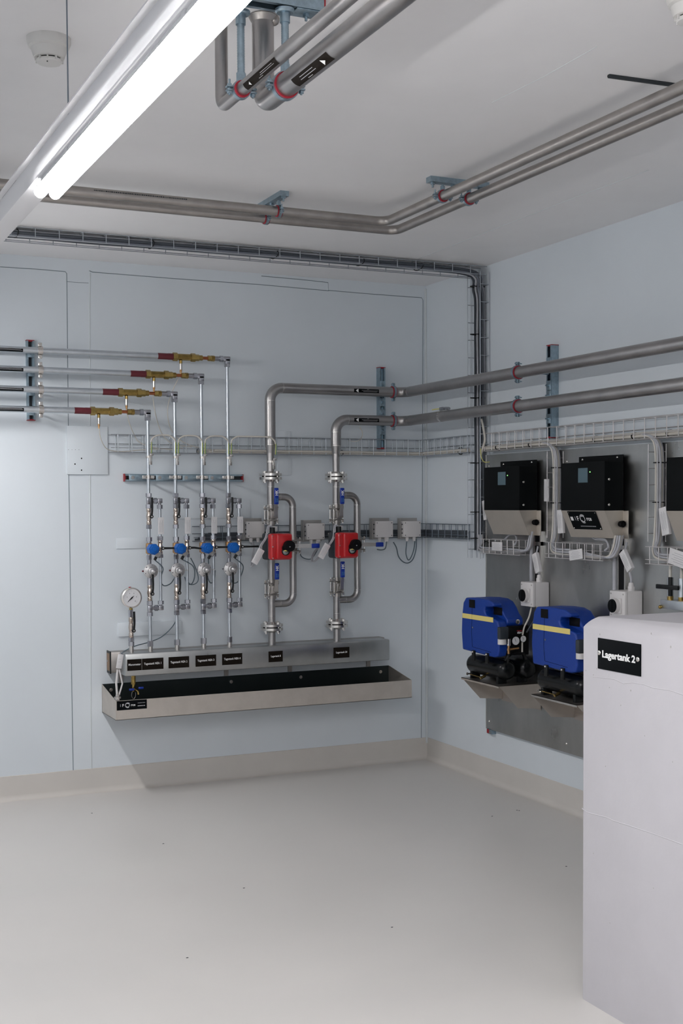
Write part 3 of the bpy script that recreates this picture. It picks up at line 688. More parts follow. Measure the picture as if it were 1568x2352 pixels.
def piece_valve(c, label, group, handle='up', s=1.0):
    """three piece stainless ball valve on a vertical pipe"""
    c = V(c); t = thing('steel_ball_valve', label, 'valve', (c.x, c.y, c.z-.06), group)
    MB().box(c, (.052,.052,.050), .008).cyl(c-Z*.056, c+Z*.056, .027, n=26).build('body', 'steel_dull', t)
    for sz in (-1, 1):
        MB().box(c+Z*sz*.032, (.072,.066,.009), .006).build('end_plate', 'steel_dull', t)
    for sx in (-1, 1):
        for sy in (-1, 1):
            p = c+X*sx*.029+Y*sy*.026
            MB().cyl(p-Z*.053, p+Z*.053, .0038, n=8).hexn(p+Z*.037, p+Z*.047, .0078).hexn(p-Z*.047, p-Z*.037, .0078).build('tie_bolt', 'steel_bright', t)
    y1 = c.y-.058
    MB().cyl((c.x,c.y-.02,c.z), (c.x,y1+.01,c.z), .013, n=18).box((c.x,y1+.012,c.z), (.046,.012,.046), .004).hexn((c.x,y1-.004,c.z), (c.x,y1+.004,c.z), .013).build('stem', 'steel_dull', t)
    hx = c.x+.004
    MB().prism([(hx-.010,y1-.002,c.z-.012),(hx+.012,y1-.002,c.z-.012),(hx+.012,y1-.002,c.z+.03),(hx+.010,y1-.016,c.z+.075),(hx-.009,y1-.016,c.z+.075),(hx-.010,y1-.002,c.z+.03)], (0,-.003,0)).build('lever_arm', 'steel_bright', t)
    g = MB().box((hx,y1-.018,c.z+.106), (.027,.010,.094), .0045, seg=3).build('grip', 'blue_grip', t, label='blue plastic lever grip')
    R = Matrix(((0,-1,0),(0,0,-1),(1,0,0)))
    text('HK', .022, (hx+.001, y1-.0236, c.z+.124), R, 'ink_white', g, bold=.0006)
    text('DN40', .009, (hx-.004, y1-.0236, c.z+.082), R, 'ink_blue', g); text('PN64', .009, (hx+.006, y1-.0236, c.z+.082), R, 'ink_blue', g)
    return t
for i in range(2):
    x = LX[i]
    piece_valve((x, PY, 1.541), 'steel ball valve with upright blue HK grip above the %s red actuator' % WHO[i], 'steel ball valves with blue grips')
    piece_valve((x, PY, 1.112), 'steel ball valve with upright blue HK grip below the %s red actuator' % WHO[i], 'steel ball valves with blue grips')
    # side valve on the bypass
    bx = BPX[i]; zc = 1.36; c = V((bx, PY, zc))
    t = thing('bypass_valve', 'steel valve on the side loop with sideways blue grip, right of the %s red actuator' % WHO[i], 'valve', (bx, PY, zc-.06), 'side loop valves')
    MB().box(c, (.046,.046,.046), .006).cyl(c-Z*.05, c+Z*.05, .025, n=24).build('body', 'steel_dull', t)
    for sz in (-1, 1): MB().box(c+Z*sz*.030, (.080,.066,.009), .005).build('end_plate', 'steel_dull', t)
    for sx in (-1, 1):
        for sy in (-1, 1):
            p = c+X*sx*.033+Y*sy*.026; MB().cyl(p-Z*.048, p+Z*.048, .0036, n=8).hexn(p+Z*.034, p+Z*.044, .0075).hexn(p-Z*.044, p-Z*.034, .0075).build('tie_bolt', 'steel_bright', t)
    MB().cyl(c-Y*.02, c-Y*.055, .011, n=16).hexn(c-Y*.055, c-Y*.062, .012).build('stem', 'steel_bright', t)
    yy = PY-.058; MB().prism([(bx-.012,yy,zc-.011),(bx+.03,yy,zc-.012),(bx+.088,yy-.012,zc-.011),(bx+.088,yy-.012,zc+.011),(bx+.03,yy,zc+.012),(bx-.012,yy,zc+.011)], (0,-.003,0)).build('lever_arm', 'steel_bright', t)
    MB().box((bx+.112,yy-.014,zc-.001), (.050,.012,.027), .004).build('grip', 'blue_grip', t, label='short blue lever grip')
    # actuator
    ax = x-.012; ac = 1.362; y0 = PY-.045
    t = thing('valve_actuator', 'red and black motor actuator on the %s thick pipe, with black knob' % WHO[i], 'valve actuator', (x, PY, ac), 'red motor actuators')
    MB().box((x, PY, ac), (.056,.056,.10), .008).box((x,PY,ac+.052), (.080,.070,.010), .006).box((x,PY,ac-.052), (.080,.070,.010), .006).cyl((x,PY,ac-.078), (x,PY,ac+.078), .027, n=26).build('valve_body', 'steel_dull', t)
    for sx in (-1, 1):
        for sy in (-1, 1):
            p = V((x+sx*.034, PY+sy*.028, ac)); MB().cyl(p-Z*.07, p+Z*.07, .004, n=8).hexn(p+Z*.058, p+Z*.067, .008).hexn(p-Z*.067, p-Z*.058, .008).build('tie_bolt', 'steel_bright', t)
    MB().bb(ax-.066, ax+.066, y0-.092, y0, ac-.076, ac+.076, .014).build('base', 'charcoal', t)
    MB().box((ax, y0-.118, ac), (.130,.050,.148), .013, seg=4).box((ax+.016, y0-.142, ac+.002), (.094,.022,.140), .010, seg=4).build('cover', 'red_lacquer', t, label='glossy red cover')
    m_ = MB()
    for sx in (-.054, .052):
        for sz in (-.064, 0, .064):
            if sx > 0 and sz == 0: continue
            m_.cyl((ax+sx, y0-.1425, ac+sz), (ax+sx, y0-.1475, ac+sz), .0035, n=10)
    m_.build('cover_screw', 'steel_bright', t)
    kx, kz = ax+.036, ac+.004; yk = y0-.150
    MB().cyl((ax+.020,yk+.004,ac-.026), (ax+.020,yk-.012,ac-.026), .0235, n=28).build('indicator_ring', 'black_plastic', t)
    MB().sphere((ax+.018,yk-.010,ac-.027), .0185, 18, (1,.55,1)).build('indicator_dome', 'glass_clear', t)
    MB().bb(ax+.004, ax+.032, yk-.0225, yk-.0175, ac-.025, ac-.019).build('position_mark', 'yellow_strip', t)
    k_ = MB().cyl((kx,yk+.006,kz), (kx,yk-.034,kz), .031, n=30).cyl((kx,yk-.034,kz), (kx,yk-.04,kz), .0285, n=30).cyl((kx-.016,yk+.006,kz-.012), (kx-.016,yk-.02,kz-.012), .022, n=24).build('hand_knob', 'black_matt', t)
    MB().cyl((kx-.004,yk-.0395,kz-.004), (kx-.004,yk-.0412,kz-.004), .003, n=10).build('knob_mark', 'ink_grey', k_)
    MB().cyl((ax-.022,y0-.06,ac+.07), (ax-.022,y0-.06,ac+.108), .0165, n=8).build('cable_gland', 'black_plastic', t)
    MB().bb(ax-.004, ax+.036, PY-.04, PY-.01, ac+.082, ac+.112, .003).build('bracket', 'grey_box', t)
# cables of the actuators, with white tags
for i, (a_, tagp) in enumerate((((615,1240),(592,1278)), ((770,1240),(744,1266)))):
    x = LX[i]-.012; y0 = PY-.045
    s = V((x-.022, y0-.06, 1.47))
    off = .29
    ends = [b(a_[0]-4, a_[1]-6, off), b(a_[0]-15, a_[1]+12, off), b(tagp[0]+6, tagp[1]-14, off-.01), b(*tagp, off-.03)]
    low = [b(582,1296,.22), b(577,1300,.2), b(581,1272,.17), b(582,1255,.13), b(582,1243,.10)] if i == 0 else [b(722,1289,.2), b(716,1284,.17), b(722,1268,.13), b(731,1256,.11), b(731,1243,.10)]
    for dx in (-.004, .004):
        cable([s+V((dx,0,0)), s+V((dx-.025,-.005,.004))]+[q+X*dx for q in ends]+[q+X*dx for q in low], .0036, 'cable_grey', 'grey cable arching from the %s red actuator down to the box beside it' % WHO[i], group='actuator cables')
    d0 = b(*tagp, off+.005); up = (b(tagp[0]+11, tagp[1]-20, off+.005)-d0).normalized()
    t = thing('label_tag', 'tilted white paper tag left of the %s red actuator' % WHO[i], 'tag', tuple(d0), 'tilted white tags')
    ang = math.atan2(up.x, up.z); M = Matrix.Rotation(ang, 4, 'Y')
    MB().box(d0, (.038,.012,.092), .003, M=M).build('card', 'paper', t)
    m_ = MB()
    for k in range(4): m_.box(d0+M.to_3x3() @ V((-.012+.007*k, -.0063, .004*(k % 2))), (.0015,.0006,.062), M=M)
    m_.build('lettering', 'ink_grey', t)
# junction boxes
def jbox(px0, px1, py0, py1, label, big):
    a = b(px0, py0, .115); c = b(px1, py1, .115); x0, x1, z0, z1 = a.x, c.x, c.z, a.z
    t = thing('junction_box', label, 'junction box', ((x0+x1)/2, 0, z0), 'grey junction boxes')
    MB().bb(x0-.008, x1+.006, -.050, -.046, z0-.012, z1+.018, .001).bb(x0-.008, x0-.004, -.085, -.046, z0-.012, z1+.018).build('mounting_plate', 'grey_box_dark', t)
    MB().bb(x0+.002, x1-.002, -.085, -.050, z0+.002, z1-.002, .005).build('base', 'grey_box', t)
    MB().bb(x0, x1, -.115, -.083, z0, z1, .005).build('lid', 'grey_box', t)
    m_ = MB()
    for xx in (x0+.011, x1-.011):
        for zz in (z0+.011, z1-.011): m_.cyl((xx,-.114,zz), (xx,-.1165,zz), .0028, n=10)
    m_.build('lid_screw', 'charcoal', t)
    m_ = MB()
    for xx in (x0+.004,):
        for f in (.25, .5, .8): m_.cyl((x0+.001,-.097,z0+(z1-z0)*f), (x0-.004,-.097,z0+(z1-z0)*f), .004, n=10)
    m_.build('side_plug', 'charcoal', t)
    for f, r_ in ((.33, .0105), (.72, .0135)) if big else ((.3, .010), (.7, .010)):
        xx = x0+(x1-x0)*f
        MB().cyl((xx,-.09,z0+.003), (xx,-.09,z0-.010), r_, n=16).hexn((xx,-.09,z0-.006), (xx,-.09,z0-.013), r_*1.15).cyl((xx,-.09,z0-.013), (xx,-.09,z0-.026), r_*.95, r_*.8, n=16).build('cable_gland', 'white_plastic', t)
    return t
jbox(567, 608, 1198, 1235, 'grey junction box right of the fourth riser, left of the left red actuator', False)
jbox(704, 746, 1202, 1239, 'grey junction box between the two red actuators', True)
jbox(862, 903, 1197, 1234, 'grey junction box right of the right red actuator, the first of two', True)
jbox(927, 967, 1197, 1233, 'grey junction box nearest the room corner', False)
for pts, l in (([(935,1236,.09),(933,1252,.08),(932,1272,.07),(937,1286,.06),(943,1281,.06),(950,1262,.07),(953,1236,.09)], 'thin dark cable looping under the last junction box'),
               ([(903,1245,.03),(910,1258,.04),(915,1278,.05),(925,1290,.05),(937,1293,.05),(948,1284,.06),(955,1262,.08),(956,1238,.09)], 'longer dark cable loop under the last junction box'),
               ([(888,1236,.09),(887,1250,.10),(884,1260,.11),(876,1263,.13),(866,1262,.14)], 'dark cable under the first right junction box'),
               ([(735,1243,.09),(729,1262,.09),(716,1282,.09),(704,1284,.08),(692,1278,.06),(688,1266,.05)], 'dark cable looping left under the middle junction box')):
    cable([b(*q) for q in pts], .0035, 'cable_steel', l, group='cables below the junction boxes')
# ------------------------------------------------------------------ wire mesh trays
def wtray(o, u, L, v, wd, n_, h, material, label, step=.05, top=True, name='wire_tray', group=None, r_=.0022, mid=True, phase=.5, front=True):
    """wire basket from o along u; v = up/width direction, n_ = away from the wall"""
    o = V(o); u = V(u); v = V(v); n_ = V(n_); mb = MB()
    lw = [v*0, v*wd, n_*h, n_*h+v*wd]
    if mid: lw += [v*wd*.5+n_*0.0, n_*h+v*wd*.25, n_*h*.5]
    for q in lw: mb.tube([o+q, o+q+u*L], r_, n=6)
    k = 0; s = step*phase
    while s < L:
        p = o+u*s
        seg = [(v*0, v*wd), (v*0, n_*h)]
        if top: seg.append((v*wd, v*wd+n_*h))
        if front: seg.append((n_*h, n_*h+v*wd))
        for a, c in seg: mb.tube([p+a, p+c], r_, n=6)
        s += step
    return solo(mb, name, material, label, 'cable tray', group)
zb0, zb1 = 1.893, 1.990
x0 = -2.01
wtray((x0, -.012, zb0), X, -x0-.03, Z, zb1-zb0, -Y, .058, 'zinc_tray', 'long wire mesh tray across the back wall behind the risers', step=.0785)
wtray((-.012, -.03, zb0), -Y, .60, Z, zb1-zb0, -X, .058, 'zinc_tray', 'short wire mesh tray on the right wall between corner and upright tray', step=.0785)
wtray((-.012, -.775, zb0), -Y, 3.4, Z, zb1-zb0, -X, .062, 'wire_light', 'long wire mesh tray on the right wall above the control units', step=.0785)
wtray((-1.53, -.012, 1.392), X, 1.50, Z, .084, -Y, .030, 'wire_dark', 'dark wire mesh tray behind the junction boxes', step=.115)
wtray((-.012, -.03, 1.392), -Y, .55, Z, .084, -X, .030, 'wire_dark', 'dark wire mesh tray end on the right wall near the corner', step=.0785)
# upright tray on the right wall and tray under the ceiling
VY0, VY1 = -.755, -.615
wtray((-.006, VY1, 1.285), Z, H-.04-1.285, -Y, VY1-VY0, -X, .058, 'zinc_tray', 'upright wire mesh tray on the right wall beside the corner', step=.1, top=True, front=False)
wtray((-4.9, VY1, H-.012), X, 4.88, -Y, VY1-VY0, -Z, .045, 'zinc_tray', 'wire mesh tray under the ceiling full of grey cables', step=.115, front=False)
def bundle(name, label, paths, r_, material, ties=(), loc=None, group=None):
    t = thing(name, label, 'cables', loc or tuple(V(paths[0][0])), group)
    for k, p in enumerate(paths):
        MB().tube(smooth(p, 6), r_, n=8).build('cable', material if isinstance(material, str) else material[k % len(material)], t)
    for c, ax, a, bb2 in ties:
        c = V(c); x, y, _ = basis(ax)
        MB().tube([c+x*a*math.cos(q)+y*bb2*math.sin(q) for q in [2*PI*j/16 for j in range(17)]], .0028, n=6, cap=False).build('cable_tie', 'black_plastic', t)
    return t
# ceiling bundle turning down the right wall
paths = []
for k in range(11):
    dy = -.63-.0095*k; dz = H-.020-.008*(k % 3)
    row = []; x = -4.9; j = 0
    while x < -.25:
        row.append((x, dy+random.uniform(-.006,.006)-.012*math.sin(j*.6), dz+random.uniform(-.003,.003))); x += .30; j += 1
    dx = -.018-.009*(k % 3)
    row += [(-.13, dy, dz-.004), (-.05, dy, dz-.03), (dx-.012, dy, dz-.09), (dx, dy, dz-.16)]
    z = 2.55
    while z > 1.5:
        row.append((dx, dy+random.uniform(-.004,.004), z)); z -= .22
    row.append((dx, dy, 1.33))
    paths.append(row)
MATC = ['cable_mid', 'cable_grey', 'cable_dark', 'cable_mid']
ties = [((xx, -.685, H-.03), X, .055, .018) for xx in (-2.62, -1.95, -1.28, -.78, -.42, -3.3)]+[((-.03, -.683, zz), Z, .02, .056) for zz in (2.83, 2.56, 2.2, 1.83, 1.55, 1.40)]
bundle('cable_bundle', 'thick bundle of grey cables in the ceiling tray, turning down the right wall', paths, .0062, MATC, ties)
# white trunk cables lying in the wall trays
t = bundle('cable_bundle', 'cream cables lying along the wire tray of the back wall', [[(-1.50+q*.03, -.030-.012*q, 1.902+.010*(q % 2)), (-1.0, -.032-.012*q, 1.900+.010*(q % 2)), (-.5, -.030-.012*q, 1.902+.010*(q % 2)), (-.08, -.035-.010*q, 1.900+.010*(q % 2)), (-.035-.010*q, -.12, 1.901+.01*(q % 2)), (-.04-.008*q, -.60, 1.900+.01*(q % 2))] for q in range(4)], .0072, 'cable_white', [((-1.50, -.045, 1.906), X, .02, .015), ((-.60, -.045, 1.906), X, .02, .015), ((-.045, -.5, 1.906), Y, .018, .02)])
bundle('cable_bundle', 'pale cables along the wire tray above the control units', [[(-.03-.011*(q % 4), -.80, 1.905+.010*(q//4)), (-.035-.010*(q % 4), -1.25, 1.90+.012*(q//4)+random.uniform(0,.008)), (-.03-.011*(q % 4), -1.6, 1.905+.012*(q//4)), (-.03-.011*(q % 4), -2.1, 1.903+.012*(q//4)+random.uniform(0,.006)), (-.03-.011*(q % 4), -2.7, 1.905+.012*(q//4)), (-.03-.011*(q % 4), -4.1, 1.905+.012*(q//4))] for q in range(8)], .0066, ['cable_white', 'cable_grey', 'cable_white', 'cable_white'], [((-.048, yy, 1.909), Y, .026, .016) for yy in (-.93,-1.26,-1.83,-2.13,-2.38)])
bundle('cable_bundle', 'dark cables in the lower wire tray behind the junction boxes', [[(-1.52+.02*q, -.03, 1.402+.008*q), (-1.0, -.028, 1.40+.009*q), (-.5, -.03, 1.405+.008*q), (-.08, -.03, 1.402+.008*q), (-.03, -.10, 1.402+.008*q), (-.03, -.55, 1.405+.008*q)] for q in range(5)], .0055, 'cable_dark')
# white cable leaving the riser bundle at the right
cable([w(1105,962,.09), w(1110,985,.08), w(1113,1010,.075), w(1108,1030,.08), w(1104,1045,.08)], .006, 'cable_white', 'thick cream cable hanging past the upright tray')
cable([w(1103,1030,.09), w(1105,1050,.09), w(1112,1061,.07), w(1124,1061,.045)], .0028, 'wire_yellow', 'yellow green earthing wire at the top of the steel panel', name='earthing_wire')
# ------------------------------------------------------------------ rails and clamps of the thick runs
xr2 = b(871, 850, .0).x
r3 = rail((xr2, 0, b(869,1030).z), (xr2, 0, b(869,846).z), -Y, label='upright zinc rail behind the two thick pipes, left of the corner', h=.04)
for i, z in enumerate(RZ):
    clamp((xr2+.012, PY, z), X, Y, R50, wd=.025, stud_len=.085, label='red lined clamp on the %s thick pipe at the back wall rail' % ('upper' if i == 0 else 'lower'), group='red lined clamps of the thick pipes', bolt=Z)
    for dz in (-.052, .052): plate(r3, (xr2, -.04, z+dz), Z, -Y, .05, .038)
yw = w(1262, 900, .04).y
z0 = w(1265, 1005, .02).z; z1 = w(1265, 795, .02).z
r4 = rail((0, yw, z0), (0, yw, z1), -X, label='upright zinc rail on the right wall behind the two thick pipes', h=.045, wd=.045)
for i, z in enumerate(RZ):
    clamp((RD, yw+.0, z), Y, X, R50, wd=.026, stud_len=.15, label='red lined clamp on the %s thick pipe at the right wall rail' % ('upper' if i == 0 else 'lower'), group='red lined clamps of the thick pipes', bolt=Z)
    for dz in (-.06, .06): plate(r4, (-.045, yw, z+dz), Z, -X, .05, .04)
# strap with cut end on the lower pipe
t = thing('earthing_strap', 'metal strap with yellow green wire end on the lower thick pipe', 'strap', (RD, -.62, RZ[1]))
MB().cyl((RD,-.625,RZ[1]), (RD,-.605,RZ[1]), R50+.0012, n=32).build('strap', 'steel_bright', t)
MB().box((RD-.002,-.625,RZ[1]+R50+.012), (.014,.05,.018), .002).tube([(RD,-.66,RZ[1]+R50+.012),(RD,-.70,RZ[1]+R50+.008)], .009, n=8).build('tensioner', 'fitting', t)
MB().tube([(RD-.002,-.60,RZ[1]+R50+.014),(RD-.01,-.55,RZ[1]+R50+.014),(RD-.015,-.53,RZ[1]+R50+.012)], .0035, n=8).build('wire_end', 'wire_yellow', t)
# ------------------------------------------------------------------ manifold and drip trough
t = thing('manifold', 'long brushed steel manifold box carrying six black signs', 'manifold', (-1.15, -.16, .667))
MX0, MX1, MZ0, MZ1 = -1.985, -.372, .667, .790
MB().bb(MX0, MX1, -.22, -.10, MZ0, MZ1, .006).build('body', 'steel_panel', t)
mz = (MZ0+MZ1)/2
for s, pa, pb in (('Manometer',292,325), ('Tagestank NEA 1',326,375), ('Tagestank NEA 2',387,434), ('Tagestank NEA 3',449,496), ('Tagestank NEA 4',510,556), ('Lagertank 8',617,649), ('Lagertank 24',766,802)):
    xa = b(pa, 1510, .222).x; xb_ = b(pb, 1510, .222).x
    o = MB().bb(xa, xb_, -.2235, -.2195, mz-.031, mz+.031).build('label_plate', 'sign_brown', t, label='black sign reading %s' % s)
    text(s, .0165 if len(s) > 12 else .0155, ((xa+xb_)/2, -.2239, mz+.002), FACE_S, 'ink_white', o, bold=.0002, xs=min(1, (xb_-xa)*.86/(len(s)*.0081)))
for x in (MX0+.03, -1.33, -.93, MX1-.04):
    MB().bb(x-.012, x+.012, -.16, 0, MZ0-.004, MZ0+.001).bb(x-.012, x+.012, -.012, 0, MZ0-.062, MZ0).build('bracket', 'steel_dull', t)
t = thing('support_rail', 'steel support beam behind the manifold with a brown open end', 'rail', (-2.03, -.05, .667))
MB().bb(-2.028, -.335, -.075, -.0, .672, .787, .002).build('beam', 'steel_dull', t)
MB().bb(-2.032, -2.027, -.078, -.0, .668, .791).build('end_frame', 'black_plastic', t)
MB().bb(-2.0335, -2.031, -.062, -.010, .682, .778).build('end_plate', 'brown_plate', t)
MB().cyl((-2.033,-.035,.735), (-2.037,-.035,.735), .006, n=14).build('end_screw', 'steel_bright', t)
# trough: higher at the wall, open at the top
TX0, TX1, TD = -2.062, -.268, -.302
TB, TF, TW = .445, .550, .603
th = .0025
t = thing('drip_trough', 'long open stainless drip trough on the wall below the manifold', 'trough', (-1.165, -.15, TB))
MB().bb(TX0+th, TX1-th, TD, TD+th, TB, TF).build('front_panel', 'steel_satin', t)
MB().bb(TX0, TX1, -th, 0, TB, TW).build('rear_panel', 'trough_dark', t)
MB().bb(TX0, TX1, TD, 0, TB, TB+th).build('bottom_panel', 'steel_h', t)
for x, s in ((TX0, 1), (TX1-th, 1)):
    MB().prism([(x, TD, TB), (x, 0, TB), (x, 0, TW), (x, TD, TF)], (th, 0, 0)).build('end_panel', 'steel_satin', t)
for x in (TX0+.05, -1.30, -.86, TX1-.06):
    MB().cyl((x,-th,TW-.035), (x,-.008,TW-.035), .010, n=18).hexn((x,-.008,TW-.035), (x,-.014,TW-.035), .006).build('screw', 'steel_bright', t)
xa = b(267,1612,.302).x; xb_ = b(337,1612,.302).x; za, zb_ = TF-.002, TF-.052
sg = MB().bb(xa+.002, xb_, TD-.0012, TD, zb_, za).build('name_plate', 'sign_black', t, label='small black plate with a ring logo reading Force')
def logo(parent, c, s, R, ring=True):
    """letters F, open double ring, rce; c = centre, s = letter size, R = facing"""
    c = V(c); R3 = R; ex = R3 @ V((1,0,0)); ey = R3 @ V((0,1,0)); nz = R3 @ V((0,0,1))
    text('F', s, c-ex*s*1.22, R, 'ink_white', parent, bold=s*.012)
    text('rce', s*.9, c+ex*s*1.42, R, 'ink_white', parent, bold=s*.012)
    for r0, a0, a1, mt, wd in ((.62, 40, 300, 'ink_grey', .10), (.44, -150, 130, 'ink_white', .05)):
        vs = []; fs = []; n = 26
        for k in range(n+1):
            a = math.radians(a0+(a1-a0)*k/n); d = ex*math.cos(a)+ey*math.sin(a)
            vs += [c+d*s*(r0-wd)+nz*.0003, c+d*s*(r0+wd)+nz*.0003]
        for k in range(n): fs.append((2*k, 2*k+1, 2*k+3, 2*k+2))
        MB().add(vs, fs).build('ring_logo', mt, parent)
def strokes(parent, c, wd, h, R, n=9, mt='ink_grey'):
    c = V(c); ex = R @ V((1,0,0)); ey = R @ V((0,1,0)); nz = R @ V((0,0,1)); m_ = MB(); x = 0; random.seed(3)
    while x < wd-.001:
        l = random.uniform(.5, 1.6)*h; p = c+ex*(x-wd/2); m_.prism([p, p+ex*l, p+ex*l+ey*h, p+ey*h], nz*.0003); x += l+h*.5
    m_.build('small_lettering', mt, parent)
cxm = xa+.062
logo(sg, (cxm, TD-.0016, (za+zb_)/2), .021, FACE_S)
text('I', .021, (cxm-.040, TD-.0016, (za+zb_)/2), FACE_S, 'ink_grey', sg)
strokes(sg, (xb_-.030, TD-.0016, (za+zb_)/2+.007), .042, .0030, FACE_S); strokes(sg, (xb_-.030, TD-.0016, (za+zb_)/2-.009), .042, .0036, FACE_S, mt='ink_white')
# drain taps below the manifold
q = b(303, 1560, .16); x = -1.925
t = thing('drain_cock', 'small brass drain tap with blue wing handles above the trough', 'tap', (x, PY, .56))
MB().cyl((x,PY,.668), (x,PY,.62), .0125, n=16).cyl((x,PY,.62), (x,PY,.575), .009, n=10).hexn((x,PY,.632), (x,PY,.614), .013).build('body', 'brass', t)
MB().tube([(x,PY,.59),(x+.02,PY-.02,.575),(x+.022,PY-.022,.558)], .006, n=8).build('outlet', 'brass', t)
for sx in (-1, 1): MB().box((x+sx*.026+.008, PY-.03, .592+sx*.003), (.030,.010,.013), .004).build('wing_handle', 'blue_grip', t, label='blue wing handle')
MB().tube(smooth([(x-.01,PY-.01,.575),(x-.014,PY-.012,.55),(x-.004,PY-.014,.535),(x+.008,PY-.012,.55),(x+.008,PY-.01,.57)]), .0013, n=6).build('wire_loop', 'steel_bright', t)
# tag, bag of documents and earthing clamp at the left end of the trough
d0 = b(275, 1519, .27)
t = thing('label_tag', 'white tag standing at the left end of the manifold', 'tag', tuple(d0))
M = Matrix.Rotation(math.radians(10), 4, 'Y')
MB().box(d0, (.030,.012,.078), .004, M=M).build('card', 'paper', t)
strokes(t, d0+V((.0,-.0068,.012)), .014, .002, FACE_S); strokes(t, d0+V((-.002,-.0068,-.004)), .016, .002, FACE_S)
MB().tube([b(270,1538,.27), b(267,1570,.27), b(269,1598,.28)], .006, n=8).tube([b(274,1538,.27), b(281,1570,.27), b(273,1598,.28)], .0045, n=8).build('straps', 'white_plastic', t)
p = b(270, 1603, .295)
t = thing('earthing_clamp', 'steel earthing bolt on the front left corner of the trough', 'bolt', tuple(p))
MB().hexn(p-Z*.012, p+Z*.0, .013).cyl(p-Z*.002, p+Z*.006, .019, n=20).hexn(p+Z*.006, p+Z*.018, .011).cyl(p+Z*.018, p+Z*.034, .005, n=10).build('bolt', 'steel_bright', t)
# ------------------------------------------------------------------ right wall: steel back panel
PYF, PYN = -.757, -3.59
t = thing('back_panel', 'large dull steel panel on the right wall carrying the control units', 'panel', (-.02, PYF, .314))
MB().bb(-.030, -.025, PYN, PYF, .314, 1.872).build('sheet', 'steel_panel', t)
MB().bb(-.0315, -.030, PYF-.004, PYF, .314, 1.872).build('edge', 'steel_bright', t)
for z in (.345, 1.80): MB().bb(-.025, 0, PYN, PYF+.0, z-.022, z+.022).build('rail', 'galvanised', t)
MB().bb(-.030, 0, PYF-.06, PYF-.012, .288, .318).build('rail_foot', 'galvanised', t)
MB().bb(-.031, -.004, PYF-.032, PYF-.008, .290, .313, .001).build('end_cap', 'red_cap', t)
for y in (PYF-.035, -1.55, -2.3): 
    for z in (.36, .95, 1.81): MB().sphere((-.031,y,z), .007, 12, (.5,1,1)).build('rivet', 'steel_bright', t)
# ------------------------------------------------------------------ control units
def unit(y0, label, logo_=False):
    """y0 = far edge (towards the corner); unit runs 0.355 towards the viewer"""
    y1 = y0-.355; zt, zm, zb_ = 1.795, 1.562, 1.430
    xf, xr = -.160, -.050
    t = thing('control_unit', label, 'control unit', (-.05, (y0+y1)/2, zb_), 'black control units')
    MB().bb(xf, xr, y1, y0, zm, zt, .0015).build('housing', 'black_cabinet', t)
    MB().bb(xr-.004, xr, y1, y0, zt-.01, 1.828, .0008).build('back_plate', 'black_cabinet', t)
    MB().prism([(xf, y1, zm), (xf+.060, y1, zb_), (xr, y1, zb_), (xr, y1, zm)], (0, y0-y1, 0)).build('lower_cover', 'beige_panel', t, label='slanted beige steel lower cover')
    MB().bb(xr-.003, xr, y1-.040, y0, zb_-.002, zm-.001, .0008).build('mounting_flange', 'beige_panel', t)
    MB().bb(xr, -.030, y1+.03, y1+.05, zb_, zt).bb(xr, -.030, y0-.05, y0-.03, zb_, zt).build('spacer', 'black_matt', t)
    scr = MB().bb(xf-.0012, xf+.001, y0-.222, y0-.145, zt-.098, zt-.028).build('display', 'screen', t, label='blue grey display')
    MB().cyl((xf-.0005,y0-.242,zt-.048), (xf-.0025,y0-.242,zt-.048), .0028, n=12).build('status_light', 'led_green', t, label='small green light')
    m_ = MB()
    for yy, zz, xx in ((y0-.03, zt+.018, xr-.004), (y1+.045, zt+.020, xr-.004)): m_.sphere((xx, yy, zz), .0065, 12, (.5,1,1))
    m_.build('plate_screw', 'steel_bright', t)
    m_ = MB()
    for zz in (zt-.085, zm+.028): m_.sphere((xf+.027, y1, zz), .0065, 12, (1,.5,1))
    m_.build('side_screw', 'steel_bright', t)
    c = V((xr-.020, y1-.012, zb_+.068)); k_ = MB()
    k_.cyl((xr-.020,y1+.002,c.z), (xr-.020,y1-.028,c.z), .013, n=14)
    for j in range(9):
        a = 2*PI*j/9; k_.cyl((xr-.020+.012*math.cos(a), y1-.010, c.z+.012*math.sin(a)), (xr-.020+.012*math.cos(a), y1-.028, c.z+.012*math.sin(a)), .0038, n=8)
    k_.build('knob', 'black_matt', t)
    MB().bb(xf+.02, xr, y0-.002, y0+.028, zt-.10, zt-.01, .004).build('side_plug', 'black_matt', t)
    # hose gland and cable below
    if logo_:
        o = MB().prism([(xf-.0016, y0-.055, zm-.004), (xf-.0016, y0-.285, zm-.004), (xf+.040, y0-.285, zm-.092), (xf+.040, y0-.055, zm-.092)], (-.0015, 0, 0)).build('name_plate', 'sign_black', t, label='black plate with a ring logo reading Force')
        nrm = V((xf-xr+.05, 0, 0)); sl = V((.060,0,-.132)).normalized(); ny = -Y; nz_ = ny.cross(-sl)
        R = Matrix((ny, -sl, nz_)).transposed()
        cc = V((xf-.0036, y0-.165, zm-.040))+sl*.004; cc.x = xf+.040/.092*.040-.0036+.0
        cc = V((xf+(.0436)*(.036/.088)-.0042, y0-.165, zm-.040))
        logo(o, cc, .034, R); text('I', .030, cc+ny*(-.062), R, 'ink_grey', o)
        MB().prism([cc+ny*(-.100)-sl*.010, cc+ny*(-.080)-sl*.010, cc+ny*(-.080)+sl*.010, cc+ny*(-.100)+sl*.010], nz_*.0006).build('square_mark', 'ink_white', o)
        strokes(o, cc+ny*.02+sl*.042, .12, .004, R)
        for yy, dz in ((y0-.062,.010),(y0-.277,.010),(y0-.062,.086),(y0-.277,.086)):
            f = dz/.092; MB().sphere((xf-.003+.0415*f, yy, zm-dz), .004, 10, (.5,1,1)).build('plate_screw', 'steel_bright', o)
    return t
